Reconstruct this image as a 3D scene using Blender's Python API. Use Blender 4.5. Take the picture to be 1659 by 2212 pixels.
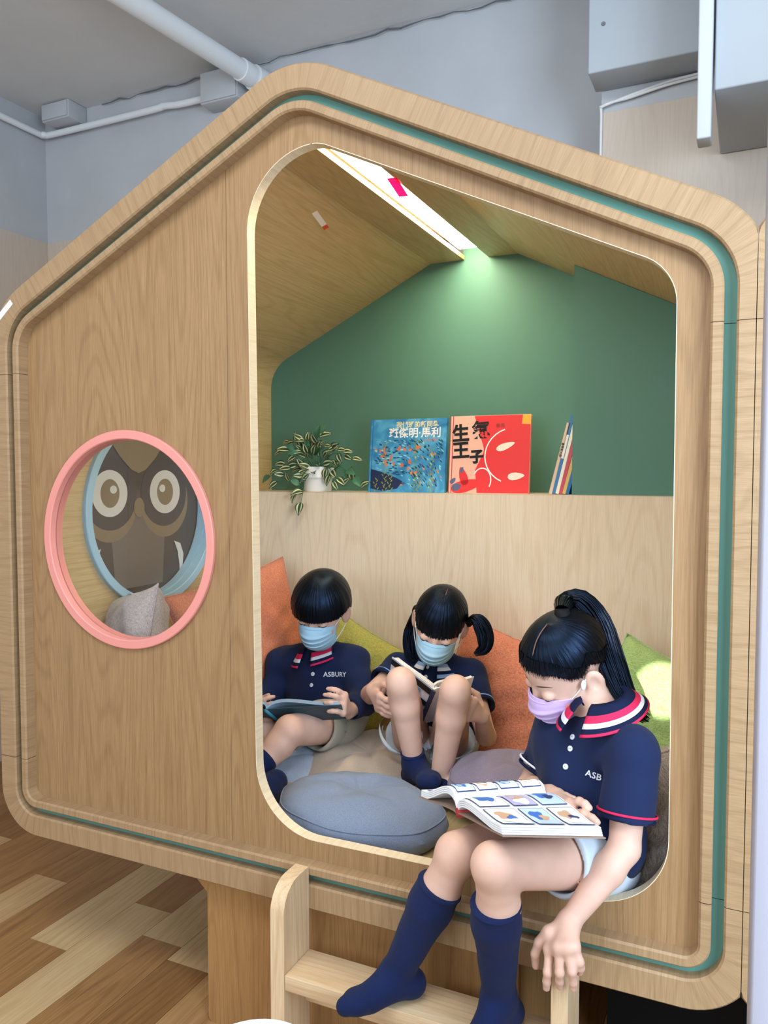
import bpy, bmesh, math, random
import numpy as np
from mathutils import Vector, Matrix
from mathutils.geometry import tessellate_polygon

for _o in list(bpy.data.objects):
    bpy.data.objects.remove(_o, do_unlink=True)
SC = bpy.context.scene
COL = SC.collection
rnd = random.Random(7)

# ------------------------------------------------------------------ camera
FPX = 1700.0; YAW = math.radians(24.78); PIT = math.radians(2.83)
CAMP = np.array([0.8216, -1.35, 1.24])
FW = np.array([-math.sin(YAW) * math.cos(PIT), math.cos(YAW) * math.cos(PIT), -math.sin(PIT)])
RT = np.array([math.cos(YAW), math.sin(YAW), 0.0])
UPV = np.cross(RT, FW)
cd = bpy.data.cameras.new('camera'); cam = bpy.data.objects.new('camera', cd); COL.objects.link(cam)
cam.matrix_world = Matrix(((RT[0], UPV[0], -FW[0], CAMP[0]), (RT[1], UPV[1], -FW[1], CAMP[1]), (RT[2], UPV[2], -FW[2], CAMP[2]), (0, 0, 0, 1)))
cd.sensor_fit = 'VERTICAL'; cd.sensor_height = 36.0; cd.lens = 36.0 * FPX / 2212.0
cd.clip_start = 0.02; cd.clip_end = 60
SC.camera = cam

# ------------------------------------------------------------------ world, lights, exposure
w = bpy.data.worlds.new('world'); SC.world = w; w.use_nodes = True
bg = w.node_tree.nodes['Background']; bg.inputs[0].default_value = (0.84, 0.91, 1.0, 1); bg.inputs[1].default_value = 0.52
def area_light(name, loc, target, sx, sy, energy, color):
    l = bpy.data.lights.new(name, 'AREA'); l.shape = 'RECTANGLE'; l.size = sx; l.size_y = sy
    l.energy = energy; l.color = color
    o = bpy.data.objects.new(name, l); COL.objects.link(o); o.location = loc
    d = Vector(target) - Vector(loc); o.rotation_euler = d.to_track_quat('-Z', 'Y').to_euler()
    return o
area_light('daylight_window_right', (1.85, -1.25, 1.45), (0.1, 0.15, 0.8), 1.1, 1.6, 74, (0.66, 0.83, 1.0))
area_light('daylight_window_behind', (-0.4, -3.6, 1.8), (0.2, 0.6, 1.0), 2.6, 1.7, 58, (0.86, 0.94, 1.0))
area_light('overhead_fill_light', (0.3, -1.35, 2.78), (0.3, -1.2, 0.0), 1.8, 0.7, 46, (0.93, 0.97, 1.0))  # unseen area light added overhead to brighten upward-facing surfaces
sp = bpy.data.lights.new('sunbeam_through_window_gap', 'SPOT'); sp.energy = 2600; sp.spot_size = math.radians(1.9); sp.spot_blend = 0.1
sp.shadow_soft_size = 0.01; sp.color = (1.0, 0.97, 0.9)
so = bpy.data.objects.new('sunbeam_through_window_gap', sp); COL.objects.link(so); so.location = (0.55, -3.2, 2.75)
so.rotation_euler = (Vector((0.648, 0.60, 0.735)) - so.location).to_track_quat('-Z', 'Y').to_euler()
SC.view_settings.view_transform = 'Standard'; SC.view_settings.look = 'None'
SC.view_settings.gamma = 1.0; SC.view_settings.use_curve_mapping = False
SC.view_settings.exposure = 0.0

# ------------------------------------------------------------------ helpers
def ray(x, y): return FW + RT * (x - 829.5) / FPX - UPV * (y - 1106) / FPX
def at(x, y, Y):
    """photo pixel and house depth Y -> point of the place"""
    d = ray(x, y); return CAMP + d * (Y - CAMP[1]) / d[1]
def atZ(x, y, Z):
    d = ray(x, y); return CAMP + d * (Z - CAMP[2]) / d[2]
def cv(x, y, z): return RT * x + UPV * y - FW * z
def unit(v): v = np.asarray(v, float); return v / np.linalg.norm(v)
def lin(h):
    h = h.lstrip('#'); out = []
    for i in (0, 2, 4):
        c = int(h[i:i + 2], 16) / 255.0
        out.append(c / 12.92 if c <= 0.04045 else ((c + 0.055) / 1.055) ** 2.4)
    return (*out, 1.0)

def tag(o, label, cat=None, group=None, kind=None):
    o['label'] = label
    if cat: o['category'] = cat
    if group: o['group'] = group
    if kind: o['kind'] = kind
    return o
def empty(name, loc, label, cat, group=None):
    o = bpy.data.objects.new(name, None); COL.objects.link(o); o.location = loc; o.empty_display_size = 0.05
    return tag(o, label, cat, group)
def mesh(name, verts, faces, m, parent=None, smooth=False, uvs=None, mats=None, fmat=None):
    """ONE mesh object; verts in world space unless parent carries an offset; kept in place under parent"""
    me = bpy.data.meshes.new(name)
    V = np.asarray(verts, dtype=float)
    off = np.zeros(3)
    p = parent
    while p is not None:
        off = off + np.array(p.location); p = p.parent
    me.from_pydata((V - off).tolist(), [], [tuple(int(i) for i in f) for f in faces])
    for mm in (mats if mats else [m]): me.materials.append(mm)
    if fmat is not None: me.polygons.foreach_set('material_index', np.asarray(fmat, dtype=np.int32))
    if smooth: me.polygons.foreach_set('use_smooth', [True] * len(me.polygons))
    if uvs is not None:
        ul = me.uv_layers.new(name='UVMap'); uv = np.asarray(uvs, float)
        li = np.zeros(len(me.loops), dtype=np.int32); me.loops.foreach_get('vertex_index', li)
        ul.data.foreach_set('uv', uv[li].ravel())
    me.update()
    o = bpy.data.objects.new(name, me); COL.objects.link(o)
    if parent is not None: o.parent = parent
    return o
def sharp(o, ang=35):
    me = o.data; me.polygons.foreach_set('use_smooth', [True] * len(me.polygons))
    bm = bmesh.new(); bm.from_mesh(me)
    for e in bm.edges:
        if len(e.link_faces) == 2 and e.calc_face_angle(0) > math.radians(ang): e.smooth = False
    bm.to_mesh(me); bm.free(); return o
def fixn(o):
    bm = bmesh.new(); bm.from_mesh(o.data); bmesh.ops.recalc_face_normals(bm, faces=bm.faces); bm.to_mesh(o.data); bm.free(); return o
def box(name, lo, hi, m, parent=None, bev=0.0, seg=2):
    bm = bmesh.new(); bmesh.ops.create_cube(bm, size=1.0)
    lo = np.array(lo, float); hi = np.array(hi, float); c = (lo + hi) / 2; s = hi - lo
    for v in bm.verts: v.co = Vector((c[0] + v.co.x * s[0], c[1] + v.co.y * s[1], c[2] + v.co.z * s[2]))
    if bev > 0: bmesh.ops.bevel(bm, geom=list(bm.edges), offset=min(bev, s.min() * 0.45), segments=seg, affect='EDGES', profile=0.5)
    V = [tuple(v.co) for v in bm.verts]; F = [[v.index for v in f.verts] for f in bm.faces]; bm.free()
    o = mesh(name, V, F, m, parent)
    if bev > 0: sharp(o, 50)
    return o
def frame_of(t, ref=(0, 0, 1)):
    t = unit(t); r = np.array(ref, float)
    if abs(t @ r) > 0.95: r = np.array([1.0, 0, 0])
    a = unit(np.cross(r, t)); return a, np.cross(t, a)
def smooth_path(pts, n):
    """Catmull-Rom through rows of pts (any width)"""
    P = np.asarray(pts, float); P = np.vstack([2 * P[0] - P[1], P, 2 * P[-1] - P[-2]]); out = []
    k = len(P) - 3
    for s in np.linspace(0, k - 1e-9, n):
        i = int(s); t = s - i; p0, p1, p2, p3 = P[i:i + 4]
        out.append(0.5 * ((2 * p1) + (-p0 + p2) * t + (2 * p0 - 5 * p1 + 4 * p2 - p3) * t * t + (-p0 + 3 * p1 - 3 * p2 + p3) * t ** 3))
    return np.array(out)
def tube_geo(path, rad, n=10, ref=(0, 0, 1), flat=1.0, caps=True):
    path = np.asarray(path, float); k = len(path); rad = np.broadcast_to(np.asarray(rad, float), (k,))
    V = []; F = []; a = None
    for i in range(k):
        t = path[min(i + 1, k - 1)] - path[max(i - 1, 0)]
        if a is None: a, b = frame_of(t, ref)
        else:
            t = unit(t); a = unit(a - t * (a @ t)); b = np.cross(t, a)
        for j in range(n):
            th = 2 * math.pi * j / n
            V.append(path[i] + a * math.cos(th) * rad[i] + b * math.sin(th) * rad[i] * flat)
    for i in range(k - 1):
        for j in range(n):
            F.append((i * n + j, i * n + (j + 1) % n, (i + 1) * n + (j + 1) % n, (i + 1) * n + j))
    if caps:
        F.append(tuple(range(n))[::-1]); F.append(tuple((k - 1) * n + j for j in range(n)))
    return V, F
def tube(name, path, rad, m, parent=None, n=12, flat=1.0, ref=(0, 0, 1)):
    V, F = tube_geo(path, rad, n, ref, flat); return sharp(mesh(name, V, F, m, parent), 60)
def merge(parts):
    V = []; F = []
    for v, f in parts:
        o = len(V); V += [tuple(p) for p in v]; F += [tuple(i + o for i in q) for q in f]
    return V, F
def box_geo(lo, hi):
    x0, y0, z0 = lo; x1, y1, z1 = hi
    V = [(x0, y0, z0), (x1, y0, z0), (x1, y1, z0), (x0, y1, z0), (x0, y0, z1), (x1, y0, z1), (x1, y1, z1), (x0, y1, z1)]
    return V, [(0, 3, 2, 1), (4, 5, 6, 7), (0, 1, 5, 4), (1, 2, 6, 5), (2, 3, 7, 6), (3, 0, 4, 7)]
def plate(name, outer, holes, fn, t, m, parent=None):
    """2-D outline with holes, thickness t: fn(u, v, w) -> xyz, w in 0..t"""
    loops = [list(outer)] + [list(h) for h in holes]
    flat = [p for l in loops for p in l]; n = len(flat)
    tri = tessellate_polygon([[Vector((p[0], p[1], 0)) for p in l] for l in loops])
    V = [fn(p[0], p[1], 0) for p in flat] + [fn(p[0], p[1], t) for p in flat]
    F = [tuple(q) for q in tri] + [tuple(i + n for i in reversed(q)) for q in tri]
    s = 0
    for l in loops:
        k = len(l)
        for i in range(k):
            a = s + i; b = s + (i + 1) % k; F.append((a, b, b + n, a + n))
        s += k
    return sharp(fixn(mesh(name, V, F, m, parent)), 40)
def rounded(poly, rad, n=14):
    """round the corners of a counter-clockwise polygon"""
    out = []; k = len(poly)
    for i in range(k):
        p = np.array(poly[i], float); a = np.array(poly[i - 1], float); b = np.array(poly[(i + 1) % k], float)
        r = rad[i] if hasattr(rad, '__len__') else rad
        u = unit(a - p); v = unit(b - p); half = math.acos(max(-1, min(1, float(u @ v)))) / 2
        if r <= 1e-6: out += [tuple(p)] * 1; continue
        T = r / math.tan(half); c = p + unit(u + v) * r / math.sin(half)
        s = p + u * T - c; e = p + v * T - c
        a0 = math.atan2(s[1], s[0]); a1 = math.atan2(e[1], e[0]); d = (a1 - a0 + math.pi) % (2 * math.pi) - math.pi
        for q in range(n + 1):
            th = a0 + d * q / n; out.append((c[0] + r * math.cos(th), c[1] + r * math.sin(th)))
    return out
def circle2(cx, cy, r, n=72): return [(cx + r * math.cos(2 * math.pi * i / n), cy + r * math.sin(2 * math.pi * i / n)) for i in range(n)]

# ------------------------------------------------------------------ materials
MATS = {}
def newmat(name):
    m = bpy.data.materials.new(name); m.use_nodes = True; MATS[name] = m
    nt = m.node_tree; return m, nt, nt.nodes['Principled BSDF']
def nd(nt, typ, **kw):
    n = nt.nodes.new(typ)
    for k, v in kw.items():
        if k.startswith('i_'): n.inputs[k[2:].replace('_', ' ')].default_value = v
        else: setattr(n, k, v)
    return n
def ramp(nt, stops):
    r = nt.nodes.new('ShaderNodeValToRGB'); e = r.color_ramp.elements
    while len(e) < len(stops): e.new(0.5)
    for q, (p, c) in zip(e, stops): q.position = p; q.color = c if len(c) == 4 else (*c, 1)
    return r
def plain(name, hexc, rough=0.5, spec=0.5, bump=0.0, bscale=200, var=0.0, vscale=30, metal=0.0, sss=0.0, coat=0.0):
    m, nt, b = newmat(name); c = lin(hexc)
    b.inputs['Base Color'].default_value = c; b.inputs['Roughness'].default_value = rough
    b.inputs['Specular IOR Level'].default_value = spec; b.inputs['Metallic'].default_value = metal
    if coat: b.inputs['Coat Weight'].default_value = coat
    tc = nd(nt, 'ShaderNodeTexCoord')
    if var > 0:
        n = nd(nt, 'ShaderNodeTexNoise', i_Scale=vscale, i_Detail=4.0); nt.links.new(tc.outputs['Object'], n.inputs['Vector'])
        r = ramp(nt, [(0.3, [x * (1 - var) for x in c[:3]]), (0.7, [min(1, x * (1 + var)) for x in c[:3]])])
        nt.links.new(n.outputs[0], r.inputs[0]); nt.links.new(r.outputs[0], b.inputs['Base Color'])
    if bump > 0:
        n = nd(nt, 'ShaderNodeTexNoise', i_Scale=bscale, i_Detail=3.0); nt.links.new(tc.outputs['Object'], n.inputs['Vector'])
        bp = nd(nt, 'ShaderNodeBump', i_Strength=bump, i_Distance=0.002); nt.links.new(n.outputs[0], bp.inputs['Height']); nt.links.new(bp.outputs[0], b.inputs['Normal'])
    if sss > 0:
        b.inputs['Subsurface Weight'].default_value = sss; b.inputs['Subsurface Radius'].default_value = (0.012, 0.005, 0.003); b.inputs['Subsurface Scale'].default_value = 0.5
    return m
def wood(name, light, dark, axis='Z', uv=False, rough=0.42, scale=1.0, contrast=1.0, rand=0.0):
    """oak veneer: stretched ring figure plus fine pores; grain runs along axis (uv: along v)"""
    m, nt, b = newmat(name); L = nt.links.new
    tc = nd(nt, 'ShaderNodeTexCoord'); src = tc.outputs['UV' if uv else 'Object']
    sc = [1.0, 1.0, 1.0]; sc[{'X': 0, 'Y': 1, 'Z': 2}[axis]] = 0.085
    mp = nd(nt, 'ShaderNodeMapping'); mp.inputs['Scale'].default_value = sc; L(src, mp.inputs['Vector'])
    if rand:
        oi = nd(nt, 'ShaderNodeObjectInfo'); ml = nd(nt, 'ShaderNodeMath', operation='MULTIPLY'); ml.inputs[1].default_value = 37.0
        L(oi.outputs['Random'], ml.inputs[0]); cx = nd(nt, 'ShaderNodeCombineXYZ'); L(ml.outputs[0], cx.inputs[0]); L(ml.outputs[0], cx.inputs[1])
        L(cx.outputs[0], mp.inputs['Location'])
    n1 = nd(nt, 'ShaderNodeTexNoise', i_Scale=7.0 * scale, i_Detail=1.0, i_Distortion=0.1); L(mp.outputs[0], n1.inputs['Vector'])
    mu = nd(nt, 'ShaderNodeMath', operation='MULTIPLY'); mu.inputs[1].default_value = 150.0; L(n1.outputs[0], mu.inputs[0])
    si = nd(nt, 'ShaderNodeMath', operation='SINE'); L(mu.outputs[0], si.inputs[0])
    ab = nd(nt, 'ShaderNodeMapRange'); ab.inputs['From Min'].default_value = 0.2; ab.inputs['From Max'].default_value = 1; L(si.outputs[0], ab.inputs['Value'])
    sf = [s * 1.0 for s in sc]; sf[{'X': 0, 'Y': 1, 'Z': 2}[axis]] = 0.03
    mp2 = nd(nt, 'ShaderNodeMapping'); mp2.inputs['Scale'].default_value = sf; L(src, mp2.inputs['Vector'])
    n2 = nd(nt, 'ShaderNodeTexNoise', i_Scale=420.0 * scale, i_Detail=3.0, i_Roughness=0.6); L(mp2.outputs[0], n2.inputs['Vector'])
    n3 = nd(nt, 'ShaderNodeTexNoise', i_Scale=60.0 * scale, i_Detail=3.0); L(mp2.outputs[0], n3.inputs['Vector'])
    a1 = nd(nt, 'ShaderNodeMath', operation='MULTIPLY_ADD'); a1.inputs[1].default_value = 0.13 * contrast; L(ab.outputs[0], a1.inputs[0])
    a0 = nd(nt, 'ShaderNodeMath', operation='MULTIPLY_ADD'); a0.inputs[1].default_value = 0.75 * contrast; a0.inputs[2].default_value = 0.5 - 0.375 * contrast - 0.05 * contrast - 0.17 * contrast
    L(n2.outputs[0], a0.inputs[0]); L(a0.outputs[0], a1.inputs[2])
    a2 = nd(nt, 'ShaderNodeMath', operation='MULTIPLY_ADD'); a2.inputs[1].default_value = 0.34 * contrast; L(n3.outputs[0], a2.inputs[0]); L(a1.outputs[0], a2.inputs[2])
    r = ramp(nt, [(0.15, lin(light)), (0.85, lin(dark))]); L(a2.outputs[0], r.inputs[0]); L(r.outputs[0], b.inputs['Base Color'])
    b.inputs['Roughness'].default_value = rough; b.inputs['Specular IOR Level'].default_value = 0.35
    bp = nd(nt, 'ShaderNodeBump', i_Strength=0.12, i_Distance=0.001); L(n2.outputs[0], bp.inputs['Height']); L(bp.outputs[0], b.inputs['Normal'])
    return m
def fabric(name, c1, c2, scale=420, rough=0.9, bump=0.22, streak=6.0, sheen=0.2):
    """heathered woven cloth: crossed stretched noises"""
    m, nt, b = newmat(name); L = nt.links.new
    tc = nd(nt, 'ShaderNodeTexCoord'); outs = []
    for k, s in enumerate(((1, streak, 1), (streak, 1, streak))):
        mp = nd(nt, 'ShaderNodeMapping'); mp.inputs['Scale'].default_value = [1.0 / q for q in s]; mp.inputs['Rotation'].default_value = (0.3, 0.2, 0.35)
        L(tc.outputs['Object'], mp.inputs['Vector'])
        n = nd(nt, 'ShaderNodeTexNoise', i_Scale=float(scale) * 2.6, i_Detail=2.0); L(mp.outputs[0], n.inputs['Vector']); outs.append(n)
    ad = nd(nt, 'ShaderNodeMath', operation='ADD'); L(outs[0].outputs[0], ad.inputs[0]); L(outs[1].outputs[0], ad.inputs[1])
    r = ramp(nt, [(0.66, lin(c1)), (1.06 - 0.06, lin(c2))]); 
    hf = nd(nt, 'ShaderNodeMath', operation='MULTIPLY'); hf.inputs[1].default_value = 0.86; L(ad.outputs[0], hf.inputs[0]); L(hf.outputs[0], r.inputs[0])
    L(r.outputs[0], b.inputs['Base Color']); b.inputs['Roughness'].default_value = rough; b.inputs['Specular IOR Level'].default_value = 0.15
    b.inputs['Sheen Weight'].default_value = sheen
    bp = nd(nt, 'ShaderNodeBump', i_Strength=bump, i_Distance=0.001); L(ad.outputs[0], bp.inputs['Height']); L(bp.outputs[0], b.inputs['Normal'])
    return m
def thin_glass(name, tint=(0.97, 0.98, 0.98), gloss=0.12):
    m, nt, b = newmat(name); nt.nodes.remove(b); L = nt.links.new
    t = nd(nt, 'ShaderNodeBsdfTransparent'); t.inputs[0].default_value = (*tint, 1)
    g = nd(nt, 'ShaderNodeBsdfGlossy'); g.inputs['Roughness'].default_value = 0.02
    lw = nd(nt, 'ShaderNodeLayerWeight'); pw = nd(nt, 'ShaderNodeMath', operation='POWER'); pw.inputs[1].default_value = 4.0
    L(lw.outputs['Facing'], pw.inputs[0]); fr = nd(nt, 'ShaderNodeMath', operation='MULTIPLY_ADD'); fr.inputs[1].default_value = 0.8; fr.inputs[2].default_value = 0.03; L(pw.outputs[0], fr.inputs[0])
    mx = nd(nt, 'ShaderNodeMixShader'); L(fr.outputs[0], mx.inputs[0]); L(t.outputs[0], mx.inputs[1]); L(g.outputs[0], mx.inputs[2])
    L(mx.outputs[0], nt.nodes['Material Output'].inputs[0]); return m
def emit(name, col, s):
    m, nt, b = newmat(name); b.inputs['Base Color'].default_value = (1, 1, 1, 1)
    b.inputs['Emission Color'].default_value = (*col, 1); b.inputs['Emission Strength'].default_value = s; return m

W_L, W_D = '#a5845e', '#7b5b3a'
M_PANEL = wood('oak_veneer_upright', W_L, W_D, 'Z')
M_BAND = wood('oak_edge_band', '#ab8e6b', '#85684a', 'Y', uv=True, scale=1.0)
M_DEEP = wood('oak_veneer_depthwise', '#dcc394', '#b0925e', 'Y', rough=0.4)
M_BACK = wood('pale_oak_backrest', '#efe2ce', '#d2bd9e', 'Z')
M_STEPX = wood('pale_oak_tread', '#dcc5a4', '#b7946b', 'X')
M_STEP = wood('pale_oak_upright', '#dcc5a4', '#b7946b', 'Z')
M_BASE = wood('oak_plinth', '#b08756', '#7f5833', 'Z')
M_WALLWOOD = wood('greyed_wood_wall_panel', '#d6c9bb', '#c0b1a2', 'Z', contrast=0.7, rough=0.6)
M_GREEN = plain('sage_green_paint', '#58857a', 0.55, 0.3, bump=0.03, bscale=400)
M_GREY = plain('grey_wall_paint', '#bdc0c5', 0.8, 0.2, bump=0.25, bscale=60, var=0.05, vscale=4)
M_CEIL = plain('grey_ceiling_paint', '#d2d2d2', 0.85, 0.2, bump=0.3, bscale=45, var=0.05, vscale=3)
M_WHITE = plain('white_paint', '#e6e6e8', 0.45, 0.4)
M_PIPE = plain('white_pipe_enamel', '#e9edf0', 0.35, 0.5)
M_METALP = plain('painted_duct_panel', '#aeb5bc', 0.5, 0.4, var=0.03, vscale=5)
M_DARK = plain('black_shade_and_subfloor', '#14110f', 0.8, 0.1)  # black for the painted shade under the nook and for the subfloor

# ================================================================== SETTING
YB = 1.30; ZC = 2.83; XL = -2.08
def planks():
    fl = empty('floor', (0, 0, 0), 'wood plank floor of mixed light and dark brown boards', None); fl['kind'] = 'structure'
    mats = []
    for k, (a, b2) in enumerate((('#c6a578', '#a07a4c'), ('#a87d4d', '#734d2a'), ('#b89062', '#865c33'), ('#cbb085', '#a98557'), ('#9a6f42', '#674526'))):
        mats.append(wood('floor_board_tone_%s' % 'abcde'[k], a, b2, 'Y', rough=0.30, scale=0.55, contrast=1.25, rand=1))
    wd = 0.1313; L = 0.72; known = {-3: 0.108, -2: 0.361, -1: 0.245, -4: 0.62, -5: 0.36, -6: 0.80}
    tones = {(-3, 0): 1, (-3, 1): 3, (-2, 0): 3, (-2, 1): 1, (-1, 0): 1, (-1, 1): 3, (-4, 1): 0, (-4, 0): 1, (-5, 0): 0, (-5, 1): 1, (-6, 0): 1, (-6, 1): 3, (-7, 1): 1, (-7, 0): 0}
    dmap = {}
    for c in range(-14, 12):
        x0 = -0.498 + wd * c; y0 = known.get(c, rnd.uniform(-0.3, 0.4))
        for k in range(-4, 3):
            a = y0 + (k - 1) * L; b2 = a + L
            a = max(a, -2.2); b2 = min(b2, YB)
            if b2 - a < 0.02: continue
            tone = tones.get((c, k), rnd.randrange(5)); key = (tone, round(b2 - a, 4))
            if key not in dmap:
                g = 0.0006
                V, F = box_geo((g, g, -0.012), (wd - g, b2 - a - g, 0.0))
                me = bpy.data.meshes.new('floor_plank'); me.from_pydata(V, [], F); me.materials.append(mats[tone]); dmap[key] = me
            o = bpy.data.objects.new('floor_plank', dmap[key]); COL.objects.link(o); o.location = (x0, a, 0); o.parent = fl
    sub = box('subfloor', (-2.5, -2.3, -0.05), (1.2, YB, -0.0125), M_DARK, fl)
planks()

def struct(o, label): o['kind'] = 'structure'; o['label'] = label; return o
wb = empty('wall_back', (0, YB, 0), 'grey painted back wall with pale wood panelling below', None); wb['kind'] = 'structure'
box('plaster', (XL - 0.1, YB, 2.277), (3.2, YB + 0.1, ZC), M_GREY, wb)
for i in range(9):
    x0 = XL + i * 0.6
    box('wall_panel', (x0 + 0.0008, YB - 0.004, 0), (min(x0 + 0.5992, 3.2), YB + 0.1, 2.2765), M_WALLWOOD, wb)
wl = empty('wall_left', (XL, 0, 0), 'grey painted left wall with pale wood panelling below', None); wl['kind'] = 'structure'
box('plaster', (XL - 0.1, -2.3, 2.277), (XL, YB, ZC), M_GREY, wl)
for i in range(6):
    y1 = YB - i * 0.6
    box('wall_panel', (XL - 0.1, y1 - 0.5992, 0), (XL + 0.004, y1 - 0.0048, 2.2765), M_WALLWOOD, wl)
ce = empty('ceiling', (0, 0, ZC), 'grey painted concrete ceiling with a cracked joint along the wall', None); ce['kind'] = 'structure'
box('ceiling_slab', (XL - 0.1, -0.9, ZC), (3.2, YB + 0.1, ZC + 0.12), M_CEIL, ce)
# rough crack along the joint of ceiling and back wall
cv_, cf_ = [], []
r2 = random.Random(3); n = 90
pts = [(XL + 0.35 + i * 0.05, YB - 0.012 - 0.006 * r2.random(), ZC - 0.002 - 0.012 * r2.random()) for i in range(n)]
V, F = tube_geo(pts, [0.0012 + 0.0022 * r2.random() for _ in range(n)], 5)
mesh('joint_crack', V, F, plain('crack_dark_plaster', '#6b6d72', 0.9, 0.1), ce)

# ceiling-high column and boxed duct on the right
cl = empty('column', (0.415, 1.02, 0), 'boxed column clad in pale wood below and grey paint above', 'column')
box('cladding', (0.415, 1.02, 0), (1.5, YB - 0.005, 2.275), M_WALLWOOD, cl)
box('plaster', (0.417, 1.022, 2.276), (1.5, YB - 0.005, ZC - 0.001), M_GREY, cl)
du = empty('duct_box', (0.40, 0.93, 2.33), 'grey sheet-metal duct box screwed to the column under the ceiling', 'duct')
box('casing', (0.40, 0.90, 2.335), (0.705, 1.019, ZC - 0.002), M_METALP, du, 0.004)
for (x, z) in ((0.44, 2.46), (0.60, 2.50), (0.47, 2.70), (0.62, 2.76)):
    V, F = tube_geo([(x, 0.8995, z), (x, 0.8965, z)], [0.006, 0.005], 10); mesh('screw', V, F, plain('screw_steel', '#8b9096', 0.3, 0.6, metal=0.8), du)
for q in range(2):
    P = [(0.418, 1.016, 1.90), (0.418, 1.016, 2.25), (0.424, 1.01, 2.29), (0.50, 1.01, 2.300 + 0.006 * q), (0.60, 1.01, 2.315 + 0.008 * q), (0.71, 1.01, 2.322 + 0.008 * q)]
    if q: P = P[2:]
    tube('cable', smooth_path(P, 40), 0.004, M_WHITE, du, 8)
be = empty('ceiling_beam', (0.72, 0.6, 2.1), 'pale grey boxed ceiling beam beside the white upright plate', 'beam')
box('casing', (0.735, 0.62, 2.105), (1.5, 1.015, ZC - 0.002), M_METALP, be, 0.004)
tag(box('hanging_plate', (0.700, 0.60, 1.995), (0.731, 0.66, ZC - 0.002), plain('greyish_white_plate', '#c9cdd1', 0.5, 0.4), None, 0.004), 'narrow white upright plate hanging from the ceiling in front of the beam', 'plate')

# pipes and junction boxes
pa = np.array([-1.045, 0.30, 2.745]); pb = np.array([-0.915, 1.26, 2.745])
pp = empty('water_pipe', tuple(pb), 'thick white pipe crossing under the ceiling to the back wall', 'pipe')
tube('pipe_run', [pa, pb], 0.036, M_PIPE, pp, 24)
dr = unit(pb - pa)
for s in (0.05,): tube('coupling', [pb - dr * (s + 0.05), pb - dr * s], 0.041, M_PIPE, pp, 24)
tube('wall_flange', [pb - dr * 0.03, pb + dr * 0.038], 0.046, M_PIPE, pp, 24)
cp = empty('conduit', (XL + 0.03, YB - 0.03, 2.60), 'thin white conduit running round the corner below the ceiling', 'pipe')
zc_ = 2.735
cpath = [(XL + 0.03, -0.6, zc_), (XL + 0.03, 0.6, zc_), (XL + 0.03, YB - 0.10, zc_), (XL + 0.045, YB - 0.05, zc_), (XL + 0.10, YB - 0.035, zc_), (-1.45, YB - 0.035, zc_), (-1.38, YB - 0.035, zc_ + 0.004), (-1.30, YB - 0.035, zc_ - 0.004), (-1.16, YB - 0.035, zc_ - 0.006)]
tube('conduit_run', smooth_path(cpath, 90), 0.0135, M_PIPE, cp, 14)
for q in ((XL + 0.035, 0.75), (XL + 0.035, 0.2)):
    box('clip', (XL + 0.004, q[1] - 0.01, zc_ - 0.02), (XL + 0.05, q[1] + 0.01, zc_ + 0.02), M_PIPE, cp, 0.004)
jb = empty('junction_box', (-1.9, YB - 0.06, 2.68), 'grey square junction box in the corner under the ceiling', 'box')
box('body', (-1.985, YB - 0.105, 2.755), (-1.83, YB - 0.001, ZC - 0.001), M_GREY, jb, 0.004)
box('lid', (-1.98, YB - 0.112, 2.76), (-1.835, YB - 0.1055, ZC - 0.006), M_GREY, jb, 0.003)
jb2 = empty('junction_box', (-1.1, YB - 0.06, 2.68), 'grey junction box behind the roof peak where the thin conduit ends', 'box')
box('body', (-1.155, YB - 0.085, 2.68), (-0.98, YB - 0.001, 2.80), M_GREY, jb2, 0.004)
box('lid', (-1.15, YB - 0.092, 2.685), (-0.985, YB - 0.0855, 2.795), M_GREY, jb2, 0.003)

# white door leaf close to the camera on the right edge
dl = empty('door_1', (0.86, -0.62, 0), 'blurred white door edge close up on the right', None); dl['kind'] = 'structure'
box('door_leaf', (0.833, -0.60, 0.0), (0.873, -0.42, 2.3), plain('lavender_grey_door_paint', '#9c9aa6', 0.5, 0.3), dl, 0.003)

# ================================================================== PLAYHOUSE
HW, ZBOT, ZAP, SL = 0.853, 0.354, 2.0567, 0.4965
K = math.sqrt(1 + SL * SL)
RE, RA, RB = 0.165, 0.185, 0.115
G_, P_, T_ = 0.0247, 0.029, 0.026
O1, O2, O3 = 0.0517, 0.0703, 0.0894
ZS1, ZS2 = 1.477, 0.541
XCLIP = 0.8290
def penta(o, clip=True, n=14, oroof=None, rmin=0.012):
    orf = o if oroof is None else oroof
    hw = HW - o; zb = ZBOT + o; za = ZAP - K * orf; ze = za - SL * hw
    poly = [(hw, ze), (0, za), (-hw, ze), (-hw, zb), (hw, zb)]
    rr = [max(RE - o, rmin), max(RA - o, rmin), max(RE - o, rmin), max(RB - o, rmin), max(RB - o, rmin)]
    L = rounded(poly, rr, n)
    # seam points on the uprights
    out = []
    k = len(L); m_ = n + 1
    out += L[:3 * m_]
    out += [(-hw, ZS1 if ZS1 < L[3 * m_ - 1][1] else L[3 * m_ - 1][1] - 1e-4), (-hw, ZS2)]
    out += L[3 * m_:]
    out += [(hw, ZS2), (hw, ZS1 if ZS1 < L[0][1] else L[0][1] - 1e-4)]
    if clip: out = [(min(x, XCLIP - 0.0006), z) for x, z in out]
    return out
NPC = 15
def arc_u(L):
    L = np.array(L); d = np.linalg.norm(np.roll(L, -1, 0) - L, axis=1); return np.concatenate([[0], np.cumsum(d)])
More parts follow.
